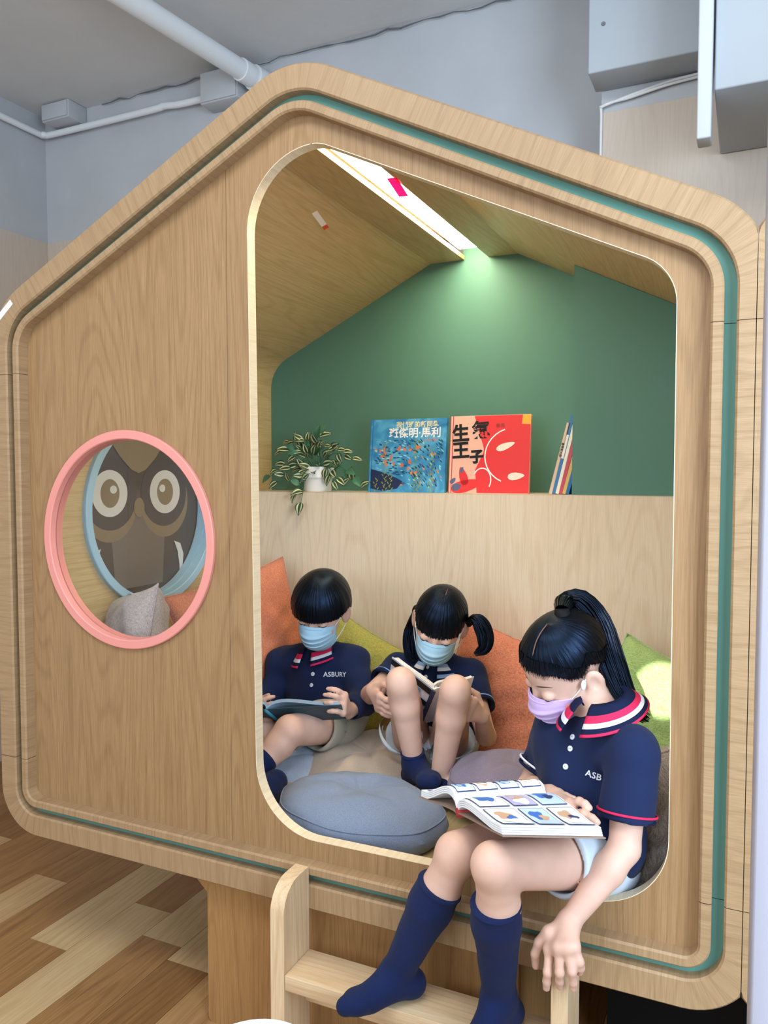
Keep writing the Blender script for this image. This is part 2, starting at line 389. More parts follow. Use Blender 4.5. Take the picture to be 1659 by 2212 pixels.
def band(name, prof, rng, m, parent, gap=0.0005, clip=True, mirror=None):
    """sweep profile [(inset, Y), ...] along pentagon points idx range rng"""
    loops = [penta(o, clip) for o, y in prof]
    base = penta(0.05, False); U = arc_u(base); n = len(base)
    ids = [i % n for i in range(rng[0], rng[1] + 1)]
    V = []; UV = []; F = []; vacc = 0
    for j, (o, y) in enumerate(prof):
        if j: vacc += math.hypot(prof[j][0] - prof[j - 1][0], prof[j][1] - prof[j - 1][1])
        for q, i in enumerate(ids):
            x, z = loops[j][i]
            if q == 0 or q == len(ids) - 1:
                i2 = ids[1] if q == 0 else ids[-2]
                d = unit(np.array(loops[j][i2]) - np.array((x, z)) + 1e-9); x += d[0] * gap; z += d[1] * gap
            if mirror is not None: x = 2 * mirror - x
            V.append((x, y, z)); UV.append((U[i] if i >= rng[0] % n or rng[1] < n else U[i] + U[-1], vacc))
    k = len(ids)
    for j in range(len(prof) - 1):
        for q in range(k - 1):
            a = j * k + q; F.append((a, a + 1, a + 1 + k, a + k) if mirror is None else (a + k, a + 1 + k, a + 1, a))
    return sharp(mesh(name, V, F, m, parent, uvs=UV), 35)
NT = 5 * NPC + 4
iL1, iL2, iR2, iR1 = 3 * NPC, 3 * NPC + 1, NT - 2, NT - 1
SEGS = [(iR1, NT + iL1), (iL1, iL2), (iL2, iR2), (iR2, iR1)]
OUT_PROF = [(0.0, 1.16), (0.0, 0.004), (0.0035, 0.0), (O1 - 0.0035, 0.0), (O1, 0.0035), (O1, G_)]
INN_PROF = [(O2, G_), (O2, 0.003), (O2 + 0.003, 0.0), (O3 - 0.0035, 0.0), (O3, 0.0035), (O3, P_)]
ho = empty('playhouse', (0, 0.5, ZBOT), 'oak house-shaped reading nook with gable roof, round pink window and large opening', 'playhouse')
for s in SEGS:
    band('outer_frame', OUT_PROF, s, M_BAND, ho)
    g = band('groove_strip', [(O1, G_), (O2, G_)], s, M_GREEN, ho)
    band('inner_frame', INN_PROF, s, M_BAND, ho)

# front panel in two boards
po = penta(O3 - 0.0005, False)
RING = (-0.4625, 1.0877)
def clipx(L, x0, keep_left):
    out = []; k = len(L)
    for i in range(k):
        a, b2 = L[i], L[(i + 1) % k]
        ina = (a[0] <= x0) == keep_left; inb = (b2[0] <= x0) == keep_left
        if ina: out.append(a)
        if ina != inb:
            t = (x0 - a[0]) / (b2[0] - a[0]); out.append((x0, a[1] + t * (b2[1] - a[1])))
    return out
fnF = lambda u, v, w_: (u, P_ + w_, v)
op = rounded([(0.7115, 1.5735), (0.045, 1.889), (-0.128, 1.889), (-0.113, 0.4815), (0.7145, 0.4905)][::-1], [0.13, 0.145, 0.155, 0.085, 0.09], 16)
plate('front_panel', clipx(po, -0.1785, True), [circle2(RING[0], RING[1], 0.236, 96)], fnF, T_, M_PANEL, ho)
opl = plate('front_panel', clipx(po, -0.1777, False), [op], fnF, T_, M_PANEL, ho)
# pale edge lining of the opening
op_o = op; k = len(op)
ctr = np.array((0.29, 1.15))
Vl = []; UVl = []; Fl = []; ul = arc_u(op)
for i, p_ in enumerate(op + [op[0]]):
    pa_ = np.array(op[(i - 1) % k]); pb_ = np.array(op[(i + 1) % k]); t_ = unit(pb_ - pa_); nn = np.array((t_[1], -t_[0]))
    if nn @ (ctr - np.array(p_)) < 0: nn = -nn
    q0 = np.array(p_); q1 = q0 + nn * 0.0012
    for (q, y) in ((q0, P_ - 0.0002), (q1, P_ - 0.0002), (q1, P_ + T_ + 0.0004), (q0, P_ + T_ + 0.0004)):
        Vl.append((q[0], y, q[1]))
    UVl += [(ul[i], 0), (ul[i], 0.002), (ul[i], 0.03), (ul[i], 0.032)]
for i in range(k):
    for j in range(3): Fl.append((i * 4 + j, i * 4 + j + 1, i * 4 + 5 + j, i * 4 + 4 + j))
sharp(fixn(mesh('opening_edge', Vl, Fl, wood('pale_edge_strip', '#ecdcc0', '#cdb48e', 'Y', uv=True), ho, uvs=UVl)), 40)

# interior
XI = 0.776; YF = P_ + T_; YG = 1.12; OI = 0.045
ZAI = ZAP - K * OI
def zroof(x): return ZAI - SL * abs(x)
ZSEAT = 0.43
box('seat_floor', (-XI - 0.01, YF, ZSEAT - 0.018), (XI + 0.01, YG, ZSEAT), M_DEEP, ho)
# interior roof with rounded eaves: a profile swept in depth
prof = rounded([(XI, ZSEAT), (XI, zroof(XI)), (0.148, zroof(0.148)), (-0.148, zroof(0.148)), (-XI, zroof(XI)), (-XI, ZSEAT)], [0, 0.12, 0, 0, 0.12, 0], 12)
def sweep(name, pts, y0, y1, m, th=0.015, grainuv=False):
    V = []; F = []; k = len(pts)
    c_ = np.array((0, 1.2))
    for y in (y0, y1):
        for p_ in pts: V.append((p_[0], y, p_[1]))
    for i in range(k - 1): F.append((i, i + 1, k + i + 1, k + i))
    return sharp(mesh(name, V, F, m, ho), 30)
i0 = 1; n1 = 13
left_roof = [p_ for p_ in prof if p_[0] <= -0.1479 and p_[1] > ZS1 - 0.06]
right_roof = [p_ for p_ in prof if p_[0] >= 0.1479 and p_[1] > ZS1 - 0.06]
zl = min(p_[1] for p_ in left_roof)
sweep('ceiling_board', left_roof, YF, YG, M_DEEP)
sweep('ceiling_board', right_roof, YF, YG, M_DEEP)
BW = 0.148; ZBM = zroof(BW); SX0, SX1 = -0.030, 0.052
for (a, b2) in ((-BW, SX0), (SX1, BW)):
    box('ridge_beam', (a, YF, ZBM), (b2, YG, ZBM + 0.014), M_DEEP, ho)
# lamp slot
box('slot_cover', (SX0 - 0.01, YF, ZBM + 0.040), (SX1 + 0.01, YG, ZBM + 0.046), M_WHITE, ho)
M_LAMP = emit('warm_light_strip', (1.0, 0.88, 0.58), 40.0)
ls = box('light_strip', (SX0 + 0.006, YF + 0.01, ZBM + 0.0145), (SX1 - 0.006, YG - 0.07, ZBM + 0.030), M_LAMP, ho, 0.003)
ls['label'] = 'glowing warm white light strip'
# side walls; left one has the round blue window
fnL = lambda u, v, w_: (-XI - w_, u, v)
BR = (0.487, 1.132)
plate('side_wall', [(YF, ZSEAT), (YG, ZSEAT), (YG, zl), (YF, zl)], [circle2(BR[0], BR[1], 0.267, 80)], fnL, 0.016, M_DEEP, ho)
box('side_wall', (XI, YF, ZSEAT), (XI + 0.016, YG, zl), M_DEEP, ho)
# back: green upper wall, backrest panel, shelf
YS, ZSH = 0.90, 1.177
bw_ = [(-XI, ZSH - 0.02)] + [p_ for p_ in prof if p_[0] <= -0.1479 and p_[1] > ZS1 - 0.06][::-1]
poly = [(-XI, ZSH - 0.02), (XI, ZSH - 0.02)] + right_roof + [(BW, ZBM + 0.0), (SX1 + 0.005, ZBM), (SX1 + 0.005, ZBM + 0.04), (SX0 - 0.005, ZBM + 0.04), (SX0 - 0.005, ZBM)] + left_roof
plate('back_wall', poly, [], lambda u, v, w_: (u, YG + w_, v), 0.012, M_GREEN, ho)
box('backrest', (-XI, YS, ZSEAT), (XI, YS + 0.018, ZSH - 0.0005), M_BACK, ho)
box('shelf_board', (-XI, YS, ZSH), (XI, YG, ZSH + 0.0012), M_BACK, ho)
gb = [(0.369, ZSH + 0.0015), (XI - 0.0005, ZSH + 0.0015)] + [(min(p_[0], XI - 0.0005), p_[1] - 0.001) for p_ in right_roof if p_[0] > 0.369] + [(0.369, zroof(0.369) - 0.001)]
plate('green_box', gb, [], lambda u, v, w_: (u, YS + 0.002 + w_, v), YG - YS - 0.003, M_GREEN, ho)

# pink window ring
M_PINK = plain('salmon_pink_lacquer', '#d88c82', 0.45, 0.35); M_BLUE = plain('pale_blue_lacquer', '#a9cfe6', 0.45, 0.35)
def ring(name, fn, prof_, m, parent, n=96):
    V = []; F = []; k = len(prof_)
    for i in range(n):
        a = 2 * math.pi * i / n
        for (r, y) in prof_: V.append(fn(r * math.cos(a), r * math.sin(a), y))
    for i in range(n):
        for j in range(k): F.append((i * k + j, i * k + (j + 1) % k, ((i + 1) % n) * k + (j + 1) % k, ((i + 1) % n) * k + j))
    return sharp(fixn(mesh(name, V, F, m, parent)), 35)
fr = lambda u, v, w_: (RING[0] + u, w_, RING[1] + v)
wr = ring('window_ring', fr, [(0.2495, P_ - 0.0005), (0.2495, 0.022), (0.2475, 0.020), (0.231, 0.020), (0.229, 0.022), (0.229, 0.0375), (0.2355, 0.0375), (0.2355, P_ - 0.0005)], M_PINK, ho)
ring('inner_ring', fr, [(0.2355, 0.0395), (0.2275, 0.0395), (0.2275, 0.056), (0.2355, 0.056)], M_PINK, wr)
plate('pane', circle2(0, 0, 0.2352, 72), [], lambda u, v, w_: (RING[0] + u, 0.0377 + w_, RING[1] + v), 0.0012, thin_glass('clear_pane'), wr)
fb = lambda u, v, w_: (-XI + w_, BR[0] + u, BR[1] + v)
br = ring('window_ring', fb, [(0.283, 0.0005), (0.283, 0.012), (0.281, 0.014), (0.261, 0.014), (0.259, 0.012), (0.259, -0.014), (0.2665, -0.014), (0.2665, 0.0005)], M_BLUE, ho)
br['label'] = 'pale blue ring of the round side window'
ring('inner_ring', fb, [(0.2665, -0.0155), (0.257, -0.0155), (0.257, -0.045), (0.2665, -0.045)], M_BLUE, br)
M_SMOKE = plain('smoky_brown_pane', '#4d4036', 0.06, 0.7)
plate('pane', circle2(0, 0, 0.267, 72), [], lambda u, v, w_: (-XI - 0.052 + w_, BR[0] + u, BR[1] + v), 0.004, M_SMOKE, br)
# owl decal on the blue window pane
XD = -XI - 0.0478
def decal(name, outer, holes, m, lift):
    return plate(name, outer, holes, lambda u, v, w_: (XD + lift + w_, BR[0] + u, BR[1] + v), 0.0003, m, br)
def ell2(cx, cy, a, b2, n=40, t0=0, t1=360): return [(cx + a * math.cos(math.radians(t0 + (t1 - t0) * i / n)), cy + b2 * math.sin(math.radians(t0 + (t1 - t0) * i / n))) for i in range(n if t1 - t0 == 360 else n + 1)]
D_TAN = plain('decal_tan_film', '#8a775b', 0.3, 0.5); D_DARK = plain('decal_umber_film', '#4a3f3c', 0.25, 0.6); D_WHITE = plain('decal_white_film', '#d9d7d4', 0.4, 0.4); D_GREY = plain('decal_grey_film', '#75695f', 0.3, 0.5)
ou = -0.0165; ey = 0.050; eo = 0.1165
decal('owl_body', rounded([(ou - 0.10, -0.23), (ou + 0.10, -0.23), (ou + 0.115, -0.06), (ou, -0.01), (ou - 0.115, -0.06)], [0.0, 0.0, 0.03, 0.02, 0.03], 6), [], D_GREY, 0.0002)
for s in (-1, 1):
    decal('owl_cheek', ell2(ou + s * eo, ey - 0.028, 0.108, 0.112), [], D_TAN, 0.0006)
    decal('owl_mask', ell2(ou + s * eo * 0.97, ey - 0.002, 0.104, 0.104), [], D_DARK, 0.0010)
    decal('owl_eye', ell2(ou + s * eo, ey, 0.069, 0.067), [ell2(ou + s * eo, ey, 0.037, 0.041)], D_WHITE, 0.0014)
    decal('owl_iris', ell2(ou + s * eo, ey, 0.0368, 0.0408), [], D_TAN, 0.0014)
    decal('owl_glint', ell2(ou + s * (eo - 0.013), ey + 0.011, 0.0135, 0.0115), [], D_WHITE, 0.0018)
    decal('owl_wing', [(ou + s * q, z) for q, z in ((0.155, -0.105), (0.185, -0.115), (0.200, -0.150), (0.193, -0.20), (0.178, -0.235), (0.180, -0.185), (0.172, -0.14))], [], D_WHITE, 0.0014)
decal('owl_beak', ell2(ou, 0.006, 0.022, 0.029), [], D_TAN, 0.0022)
decal('owl_brow', [(ou - 0.11, 0.195), (ou - 0.075, 0.155), (ou - 0.03, 0.118), (ou, 0.108), (ou + 0.03, 0.118), (ou + 0.075, 0.155), (ou + 0.11, 0.195), (ou + 0.05, 0.225), (ou - 0.05, 0.225)], [], D_TAN, 0.0018)

# plinth under the house, ladder steps
pl = empty('plinth', (0.1, 0.3, 0), 'oak plinth box carrying the reading nook off the floor', 'plinth')
fnB = lambda u, v, w_: (u, 0.05 + w_, v)
plate('front_board', rounded([(-0.262, 0.0), (0.452, 0.0), (0.452, ZBOT - 0.001), (-0.325, ZBOT - 0.001), (-0.262, ZBOT - 0.055)], [0.012, 0, 0, 0, 0], 4), [], fnB, 0.018, M_BASE, pl)
box('side_board', (-0.262, 0.069, 0), (-0.244, 1.1, ZBOT - 0.001), M_BASE, pl)
box('side_board', (0.434, 0.069, 0), (0.452, 1.1, ZBOT - 0.001), M_BASE, pl)
box('back_board', (-0.243, 1.082, 0), (0.433, 1.1, ZBOT - 0.001), M_BASE, pl)
box('house_bottom', (-HW + 0.12, 0.004, ZBOT + 0.0005), (XCLIP - 0.12, 1.15, ZBOT + 0.018), M_DEEP, ho)
rp_ = empty('under_nook_shade', (0.95, 0.3, 0), 'black panel and floor sheet added as the dark shade under the nook', 'panel')  # black panel and floor sheet put in to paint the deep shade here
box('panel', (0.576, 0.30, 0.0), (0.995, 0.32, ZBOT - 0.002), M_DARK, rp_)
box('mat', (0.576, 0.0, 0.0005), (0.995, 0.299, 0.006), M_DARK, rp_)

st = empty('step_ladder', (0.287, -0.05, 0), 'pale oak two-upright step with rounded tops leaning against the nook', 'step')
def upright(x0, x1):
    prof2 = rounded([(-0.0965, 0.0), (-0.001, 0.0), (-0.001, 0.4445), (-0.0965, 0.4445)], [0, 0, 0.001, 0.055], 12)
    prof2 = prof2[::1]
    o = plate('upright', prof2, [], lambda u, v, w_: (x0 + w_, u, v), x1 - x0, M_STEP, st); return o
upright(0.0005, 0.0310); upright(0.5455, 0.5735)
box('tread', (0.0312, -0.0955, 0.243), (0.5453, -0.001, 0.2735), M_STEPX, st, 0.0015)
box('tread', (0.0312, -0.0955, 0.055), (0.5453, -0.001, 0.0855), M_STEPX, st, 0.0015)
box('back_rail', (0.0312, -0.018, 0.175), (0.5453, -0.001, 0.2425), M_STEPX, st, 0.0015)

# neighbouring house on the right, mirrored about the joint
nb = empty('playhouse', (1.66, 0.5, ZBOT), 'second oak house frame standing flush at the right edge', 'playhouse')
for s in SEGS:
    band('outer_frame', OUT_PROF, s, M_BAND, nb, mirror=XCLIP)
    band('groove_strip', [(O1, G_), (O2, G_)], s, M_GREEN, nb, mirror=XCLIP)
    band('inner_frame', INN_PROF, s, M_BAND, nb, mirror=XCLIP)
pn = [(2 * XCLIP - x, z) for x, z in po]
plate('front_panel', pn, [], fnF, T_, M_PANEL, nb)
box('base_board', (1.0, 0.06, 0), (2.3, 0.08, ZBOT - 0.001), M_BASE, nb)

# paper stickers
M_PAPER = plain('white_paper', '#f2f0f0', 0.7, 0.2)
def sticker(name, a, b2, wdt, m, nrm, label, cat='sticker'):
    a = np.array(a); b2 = np.array(b2); d = unit(b2 - a); n_ = unit(nrm); s = np.cross(d, n_) * wdt / 2; n_ = n_ * 0.0006
    c = [a - s, a + s, b2 + s, b2 - s]
    V = [tuple(p_ + n_ * 0.3) for p_ in c] + [tuple(p_ + n_ * 1.3) for p_ in c]
    return tag(mesh(name, V, [(0, 1, 2, 3), (7, 6, 5, 4), (0, 4, 5, 1), (1, 5, 6, 2), (2, 6, 7, 3), (3, 7, 4, 0)], m), label, cat)
sticker('paper_sticker', at(25, 652, 0), at(-5, 690, 0), 0.014, M_PAPER, (0, -1, 0), 'white paper strip stuck on the left eave of the frame')
nl = (SL, 0, -1)
def on_roof(x, y):
    d = ray(x, y); n_ = np.array([SL, 0, -1.0]); p0 = np.array([0, 0, ZAI])   # left slope: z = ZAI + SL*x  (x<0)
    t = ((p0 - CAMP) @ n_) / (d @ n_); return CAMP + d * t
sa, sb = on_roof(679, 458), on_roof(704, 492)
sticker('paper_sticker', sa, sa + (sb - sa) * 0.84, 0.015, M_PAPER, nl, 'white paper strip with red end on the sloping inner ceiling')
sticker('paper_sticker', sa + (sb - sa) * 0.84, sb + (sb - sa) * 0.05, 0.015, plain('red_paper_end', '#e2563d', 0.6, 0.2), nl, 'short red paper end of the strip on the inner ceiling')
def translucent(name, hx):
    m, nt, b = newmat(name); b.inputs['Base Color'].default_value = lin(hx); t = nd(nt, 'ShaderNodeBsdfTranslucent'); t.inputs[0].default_value = lin(hx)
    mx = nd(nt, 'ShaderNodeMixShader'); mx.inputs[0].default_value = 0.5; nt.links.new(b.outputs[0], mx.inputs[1]); nt.links.new(t.outputs[0], mx.inputs[2]); nt.links.new(mx.outputs[0], nt.nodes['Material Output'].inputs[0]); return m
za = atZ(846, 384, ZBM - 0.001); zb_ = atZ(872, 424, ZBM - 0.001)
sticker('paper_sticker', za, zb_, 0.024, translucent('magenta_paper', '#ff2e86'), (0, 0, -1), 'bright pink paper tab beside the light strip')

# ================================================================== CUSHIONS
F_ORANGE = fabric('orange_linen', '#b4624a', '#d98f70', 380)
F_OLIVE = fabric('olive_yellow_linen', '#86833a', '#b8b463', 380)
F_GREEN = fabric('leaf_green_linen', '#7a9a50', '#abc688', 340)
F_MOTTLE = fabric('grey_slub_linen', '#8e847e', '#d8d0ca', 300, streak=9)
F_GREYPILLOW = fabric('taupe_linen', '#877a78', '#b3a7a4', 380)
F_BLUEGREY = fabric('blue_grey_weave', '#5f6a80', '#8792a6', 700, streak=2, bump=0.7)
F_MAUVE = fabric('mauve_grey_weave', '#6f6472', '#91859a', 700, streak=2, bump=0.6)
F_BEIGE = fabric('beige_weave', '#a89684', '#cdbcaa', 700, streak=2, bump=0.6)
F_PALE = fabric('pale_blue_grey_weave', '#98a8bd', '#bcc9da', 700, streak=2, bump=0.5)
def wob(x, y, s):
    return math.sin(3.1 * x + 1.7 * s) * math.cos(2.7 * y + 2.3 * s) + 0.5 * math.sin(6.3 * x + 4.1 * y + s) + 0.35 * math.sin(9.1 * y - 5.2 * x + 2 * s)
def pillow(name, label, m, c, u, v, a, b, h, seed=0, sag=0.0, wr=1.0, group='scatter cushions in the nook'):
    """square cushion: centre c, in-plane axes u (half a) and v (half b), puffed thickness h"""
    u = unit(u); v = unit(v - u * (np.asarray(v) @ u)); n_ = np.cross(u, v); c = np.asarray(c, float)
    N = 30; V = []; F = []; idx = {}
    def pt(i, j, s):
        x = -1 + 2 * i / N; y = -1 + 2 * j / N
        e = (1 - abs(x) ** 2.6) * (1 - abs(y) ** 2.6); t = h * max(e, 0) ** 0.48
        px = x * (1 - 0.075 * (1 - y * y) ** 1.0 * abs(x) ** 3); py = y * (1 - 0.075 * (1 - x * x) * abs(y) ** 3)
        edge = max(abs(x), abs(y))
        t += wr * 0.007 * wob(2.2 * x, 2.2 * y, seed) * e ** 0.5 + wr * 0.004 * math.sin(14 * (x * y) + 9 * math.atan2(y, x + 1e-6) + seed) * e ** 0.7 * edge
        P = c + u * a * px + v * b * py + n_ * s * t
        P = P + v * (-sag) * (1 - x * x) * (0.5 - 0.5 * y)
        return P
    for s in (1, -1):
        for i in range(N + 1):
            for j in range(N + 1):
                if s == -1 and (i in (0, N) or j in (0, N)): idx[s, i, j] = idx[1, i, j]; continue
                idx[s, i, j] = len(V); V.append(pt(i, j, s))
        for i in range(N):
            for j in range(N):
                q = [idx[s, i, j], idx[s, i + 1, j], idx[s, i + 1, j + 1], idx[s, i, j + 1]]
                F.append(q if s == 1 else q[::-1])
    e = empty(name, tuple(c), label, 'cushion', group)
    mesh('cover', V, F, m, e, smooth=True)
    rim = [pt(i, 0, 1) for i in range(N)] + [pt(N, j, 1) for j in range(N)] + [pt(N - i, N, 1) for i in range(N)] + [pt(0, N - j, 1) for j in range(N)]
    rim.append(rim[0]); V, F = tube_geo(rim, 0.0022, 6, caps=False); mesh('seam', V, F, m, e, smooth=True)
    return e
def pouf(name, label, m, c, r, h, dimple=0.5, seed=0, tilt=(0, 0, 1), squash=1.0, sqy=1.0, group='round floor cushions'):
    c = np.asarray(c, float); z = unit(tilt); a, b = frame_of(z, (1, 0, 0)); a = a * sqy; NR, NT_ = 22, 72; V = []; F = []
    for s in (1, -1):
        for i in range(NR + 1):
            ro = i / NR
            for k in range(NT_):
                th = 2 * math.pi * k / NT_
                t = h * (1 - ro ** 2.6) ** 0.5
                t -= dimple * h * math.exp(-(ro / 0.22) ** 2) + 0.10 * h * math.exp(-(ro / 0.5) ** 2) * max(0, math.cos(5 * th + seed)) ** 4 * ro * 2
                t += 0.05 * h * wob(2 * ro * math.cos(th), 2 * ro * math.sin(th), seed) * (1 - ro ** 4)
                rr = r * ro * (1 + 0.015 * math.sin(7 * th + seed))
                V.append(c + a * rr * math.cos(th) + b * rr * math.sin(th) * squash + z * s * t)
    L_ = (NR + 1) * NT_
    for s in (0, 1):
        for i in range(NR):
            for k in range(NT_):
                q = [s * L_ + i * NT_ + k, s * L_ + (i + 1) * NT_ + k, s * L_ + (i + 1) * NT_ + (k + 1) % NT_, s * L_ + i * NT_ + (k + 1) % NT_]
                F.append(q if s == 0 else q[::-1])
    e = empty(name, tuple(c - z * h), label, 'floor cushion', group)
    o = mesh('cover', V, F, m, e, smooth=True)
    bm = bmesh.new(); bm.from_mesh(o.data); bmesh.ops.remove_doubles(bm, verts=bm.verts, dist=0.0004); bm.to_mesh(o.data); bm.free()
    pth = [c + a * r * 0.96 * math.cos(2 * math.pi * k / 72) * (1 + 0.015 * math.sin(7 * 2 * math.pi * k / 72 + seed)) + b * squash * r * 0.96 * math.sin(2 * math.pi * k / 72) * (1 + 0.015 * math.sin(7 * 2 * math.pi * k / 72 + seed)) + z * h * 0.335 for k in range(73)]
    V, F = tube_geo(pth, 0.0016, 5, caps=False); mesh('stitched_seam', V, F, m, e, smooth=True)
    tube('tuft_button', [c + z * h * (0.46 - dimple * 0.0), c + z * h * 0.50], [0.012, 0.008], m, e, 12)
    return e
ul_, ur_ = at(345, 1290, 0.44), at(606, 1202, 0.835)
uu = unit(ur_ - ul_); vv = unit(np.cross(np.cross(uu, (-0.15, 0.15, 1.0)), uu))
wA = np.linalg.norm(ur_ - ul_) / 2 / 1.0
pillow('cushion', 'large orange linen cushion propped in the left corner behind the boy', F_ORANGE, (ul_ + ur_) / 2 - vv * 0.215 + uu * 0.004 + np.array([0.012, -0.012, 0.0]), uu, vv, wA, 0.215, 0.050, 1)
pillow('cushion', 'olive yellow cushion squeezed behind the boy', F_OLIVE, at(735, 1470, 0.79), (0.99, 0.0, -0.49), (0.35, 0.3, 1.0), 0.19, 0.19, 0.06, 2)
pillow('cushion', 'orange linen cushion standing between the two girls', F_ORANGE, at(1112, 1545, 0.775), (1, 0.02, -0.28), (0.28, 0.22, 1), 0.225, 0.215, 0.065, 3)
pillow('cushion', 'leaf green linen cushion at the right wall with a sunlit patch', F_GREEN, at(1400, 1582, 0.64), (1, -0.40, -0.30), (0.25, 0.45, 1), 0.165, 0.20, 0.070, 4)
pillow('cushion', 'grey slub linen cushion behind the girl on the sill', F_MOTTLE, at(1425, 1800, 0.235), (0.62, 0.72, 0.1), (0.18, 0.02, 1), 0.15, 0.185, 0.065, 5)
ptop = at(329, 1254, 0.33) + np.array([-0.062, 0.0, -0.004])
vj = unit(np.array([0.04, 0.22, 1.0])); uj = unit(np.array([0.75, -0.6, -0.12]))
pillow('cushion', 'taupe linen cushion seen with one corner up through the round window', F_GREYPILLOW, ptop - unit(vj * 0.75 - uj * 0.45) * 0.235, unit(uj + vj * 0.32), unit(vj - uj * 0.32), 0.19, 0.19, 0.075, 6)
pouf('floor_cushion', 'big round blue-grey floor cushion with dimpled middle on the sill', F_BLUEGREY, at(778, 1757, 0.215), 0.205, 0.070, 0.22, 1, (0.02, -0.04, 1), sqy=0.66)
pouf('floor_cushion', 'round mauve-grey floor cushion beside the reading girl on the sill', F_MAUVE, at(1108, 1700, 0.39), 0.155, 0.070, 0.2, 2, (0.0, -0.05, 1), sqy=0.8)
pouf('floor_cushion', 'round beige floor cushion under the girl with pigtails', F_BEIGE, at(800, 1668, 0.56), 0.20, 0.075, 0.15, 3, (0, -0.12, 1))
pouf('floor_cushion', 'round pale blue-grey floor cushion under the boy', F_PALE, at(622, 1668, 0.50), 0.185, 0.065, 0.15, 4, (0, -0.12, 1), sqy=0.8)

# ================================================================== BOOKS ON THE SHELF, PLANT
def text_geo(body, size, bold=0.0, align='CENTER', space=1.0, shear=0.0):
    cu = bpy.data.curves.new('lettering', 'FONT'); cu.body = body; cu.size = size; cu.align_x = align; cu.align_y = 'CENTER'; cu.offset = bold
    cu.space_character = space; cu.shear = shear; cu.resolution_u = 3
    o = bpy.data.objects.new('lettering', cu); COL.objects.link(o)
    dg = bpy.context.evaluated_depsgraph_get(); me = bpy.data.meshes.new_from_object(o.evaluated_get(dg))
    V = np.array([v.co[:] for v in me.vertices]).reshape(-1, 3); F = [tuple(p.vertices) for p in me.polygons]
    bpy.data.objects.remove(o, do_unlink=True); bpy.data.curves.remove(cu); bpy.data.meshes.remove(me)
    return V, F
def lettering(name, body, size, org, u, v, m, parent, bold=0.0, lift=0.0005, warp=None, **kw):
    V, F = text_geo(body, size, bold, **kw)
    if len(V) == 0: return None
    u = unit(u); v = unit(v); n_ = np.cross(u, v); org = np.asarray(org, float)
    W = np.array([warp(p[0], p[1]) if warp else org + u * p[0] + v * p[1] + n_ * lift for p in V])
    return mesh(name, W, F, m, parent)
C_BLACK = plain('print_black', '#16161a', 0.6, 0.3); C_WHITE = plain('print_white', '#eef2f2', 0.6, 0.3)
def cprint(name, hexc): 
    return MATS[name] if name in MATS else plain(name, hexc, 0.5, 0.35)
M_PAGES = plain('page_block_paper', '#e9e4da', 0.8, 0.2, bump=0.2, bscale=900)
def shelf_book(px0, px1, y_, ph, cover, label, spinehex):
    """upright book facing the viewer; returns empty, origin (lower left of the cover), u, v, w, h"""
    a = at(px0, 1066, y_); b = at(px1, 1067, y_); wdt = b[0] - a[0]
    h = at((px0 + px1) / 2, ph, y_)[2] - ZSH
    e = empty('picture_book', ((a[0] + b[0]) / 2, y_ + 0.01, ZSH + 0.0012), label, 'book', 'books on the shelf')
    lean = 0.10; v = unit(np.array([0, lean, 1.0])); u = np.array([1.0, 0, 0]); n_ = np.cross(u, v)     # n_ faces the viewer
    o = np.array([a[0], y_, ZSH + 0.0016])
    def slab(nm, u0, u1, v0, v1, d0, d1, m):
        c = [o + u * uu_ + v * vv_ - n_ * dd for dd in (d0, d1) for (uu_, vv_) in ((u0, v0), (u1, v0), (u1, v1), (u0, v1))]
        return fixn(mesh(nm, c, [(0, 1, 2, 3), (7, 6, 5, 4), (0, 4, 5, 1), (1, 5, 6, 2), (2, 6, 7, 3), (3, 7, 4, 0)], m, e))
    slab('front_cover', 0, wdt, 0, h, 0, 0.0025, cover)
    slab('page_block', 0.004, wdt - 0.004, 0.004, h - 0.004, 0.0026, 0.0104, M_PAGES)
    slab('back_cover', 0, wdt, 0, h, 0.0105, 0.013, cover)
    slab('spine', -0.002, 0.0, 0, h, 0, 0.013, cprint(spinehex[0], spinehex[1]))
    slab('spine_hinge', 0.006, 0.0085, 0.0, h, -0.0003, -0.00002, cprint(spinehex[0], spinehex[1]))
    return e, o, u, v, n_, wdt, h
def prints(name, e, o, u, v, n_, polys, m, lift=0.0004):
    V = []; F = []
    for pg in polys:
        s = len(V); V += [tuple(o + u * a + v * b + n_ * lift) for a, b in pg]; F.append(tuple(range(s, s + len(pg))))
    pm = mesh(name, V, F, m, e)
    if len(polys) > 1: pm['kind'] = 'stuff'
    return pm
def leafpoly(cx, cy, l, w_, ang, n=8):
    c, s = math.cos(ang), math.sin(ang); P = []
    for i in range(n):
        t = 2 * math.pi * i / n; x = l * math.cos(t); y = w_ * math.sin(t) * (1 - 0.35 * math.cos(t)); P.append((cx + x * c - y * s, cy + x * s + y * c))
    return P
def sea_mat():
    m, nt, b = newmat('sea_blue_cover_print'); L = nt.links.new; tc = nd(nt, 'ShaderNodeTexCoord')
    n = nd(nt, 'ShaderNodeTexNoise', i_Scale=16.0, i_Detail=4.0, i_Distortion=0.8); L(tc.outputs['Object'], n.inputs['Vector'])
    r = ramp(nt, [(0.25, lin('#1f5f9e')), (0.5, lin('#3f93c9')), (0.62, lin('#5fb0da')), (0.78, lin('#3a6cb0'))]); L(n.outputs[0], r.inputs[0]); L(r.outputs[0], b.inputs['Base Color']); b.inputs['Roughness'].default_value = 0.3
    return m
e, o, u, v, n_, bwid, bh = shelf_book(796, 960, 0.945, 904, sea_mat(), 'square picture book with blue undersea cover and white title', ('cover_spine_blue', '#2d6ca6'))
rb = random.Random(5)
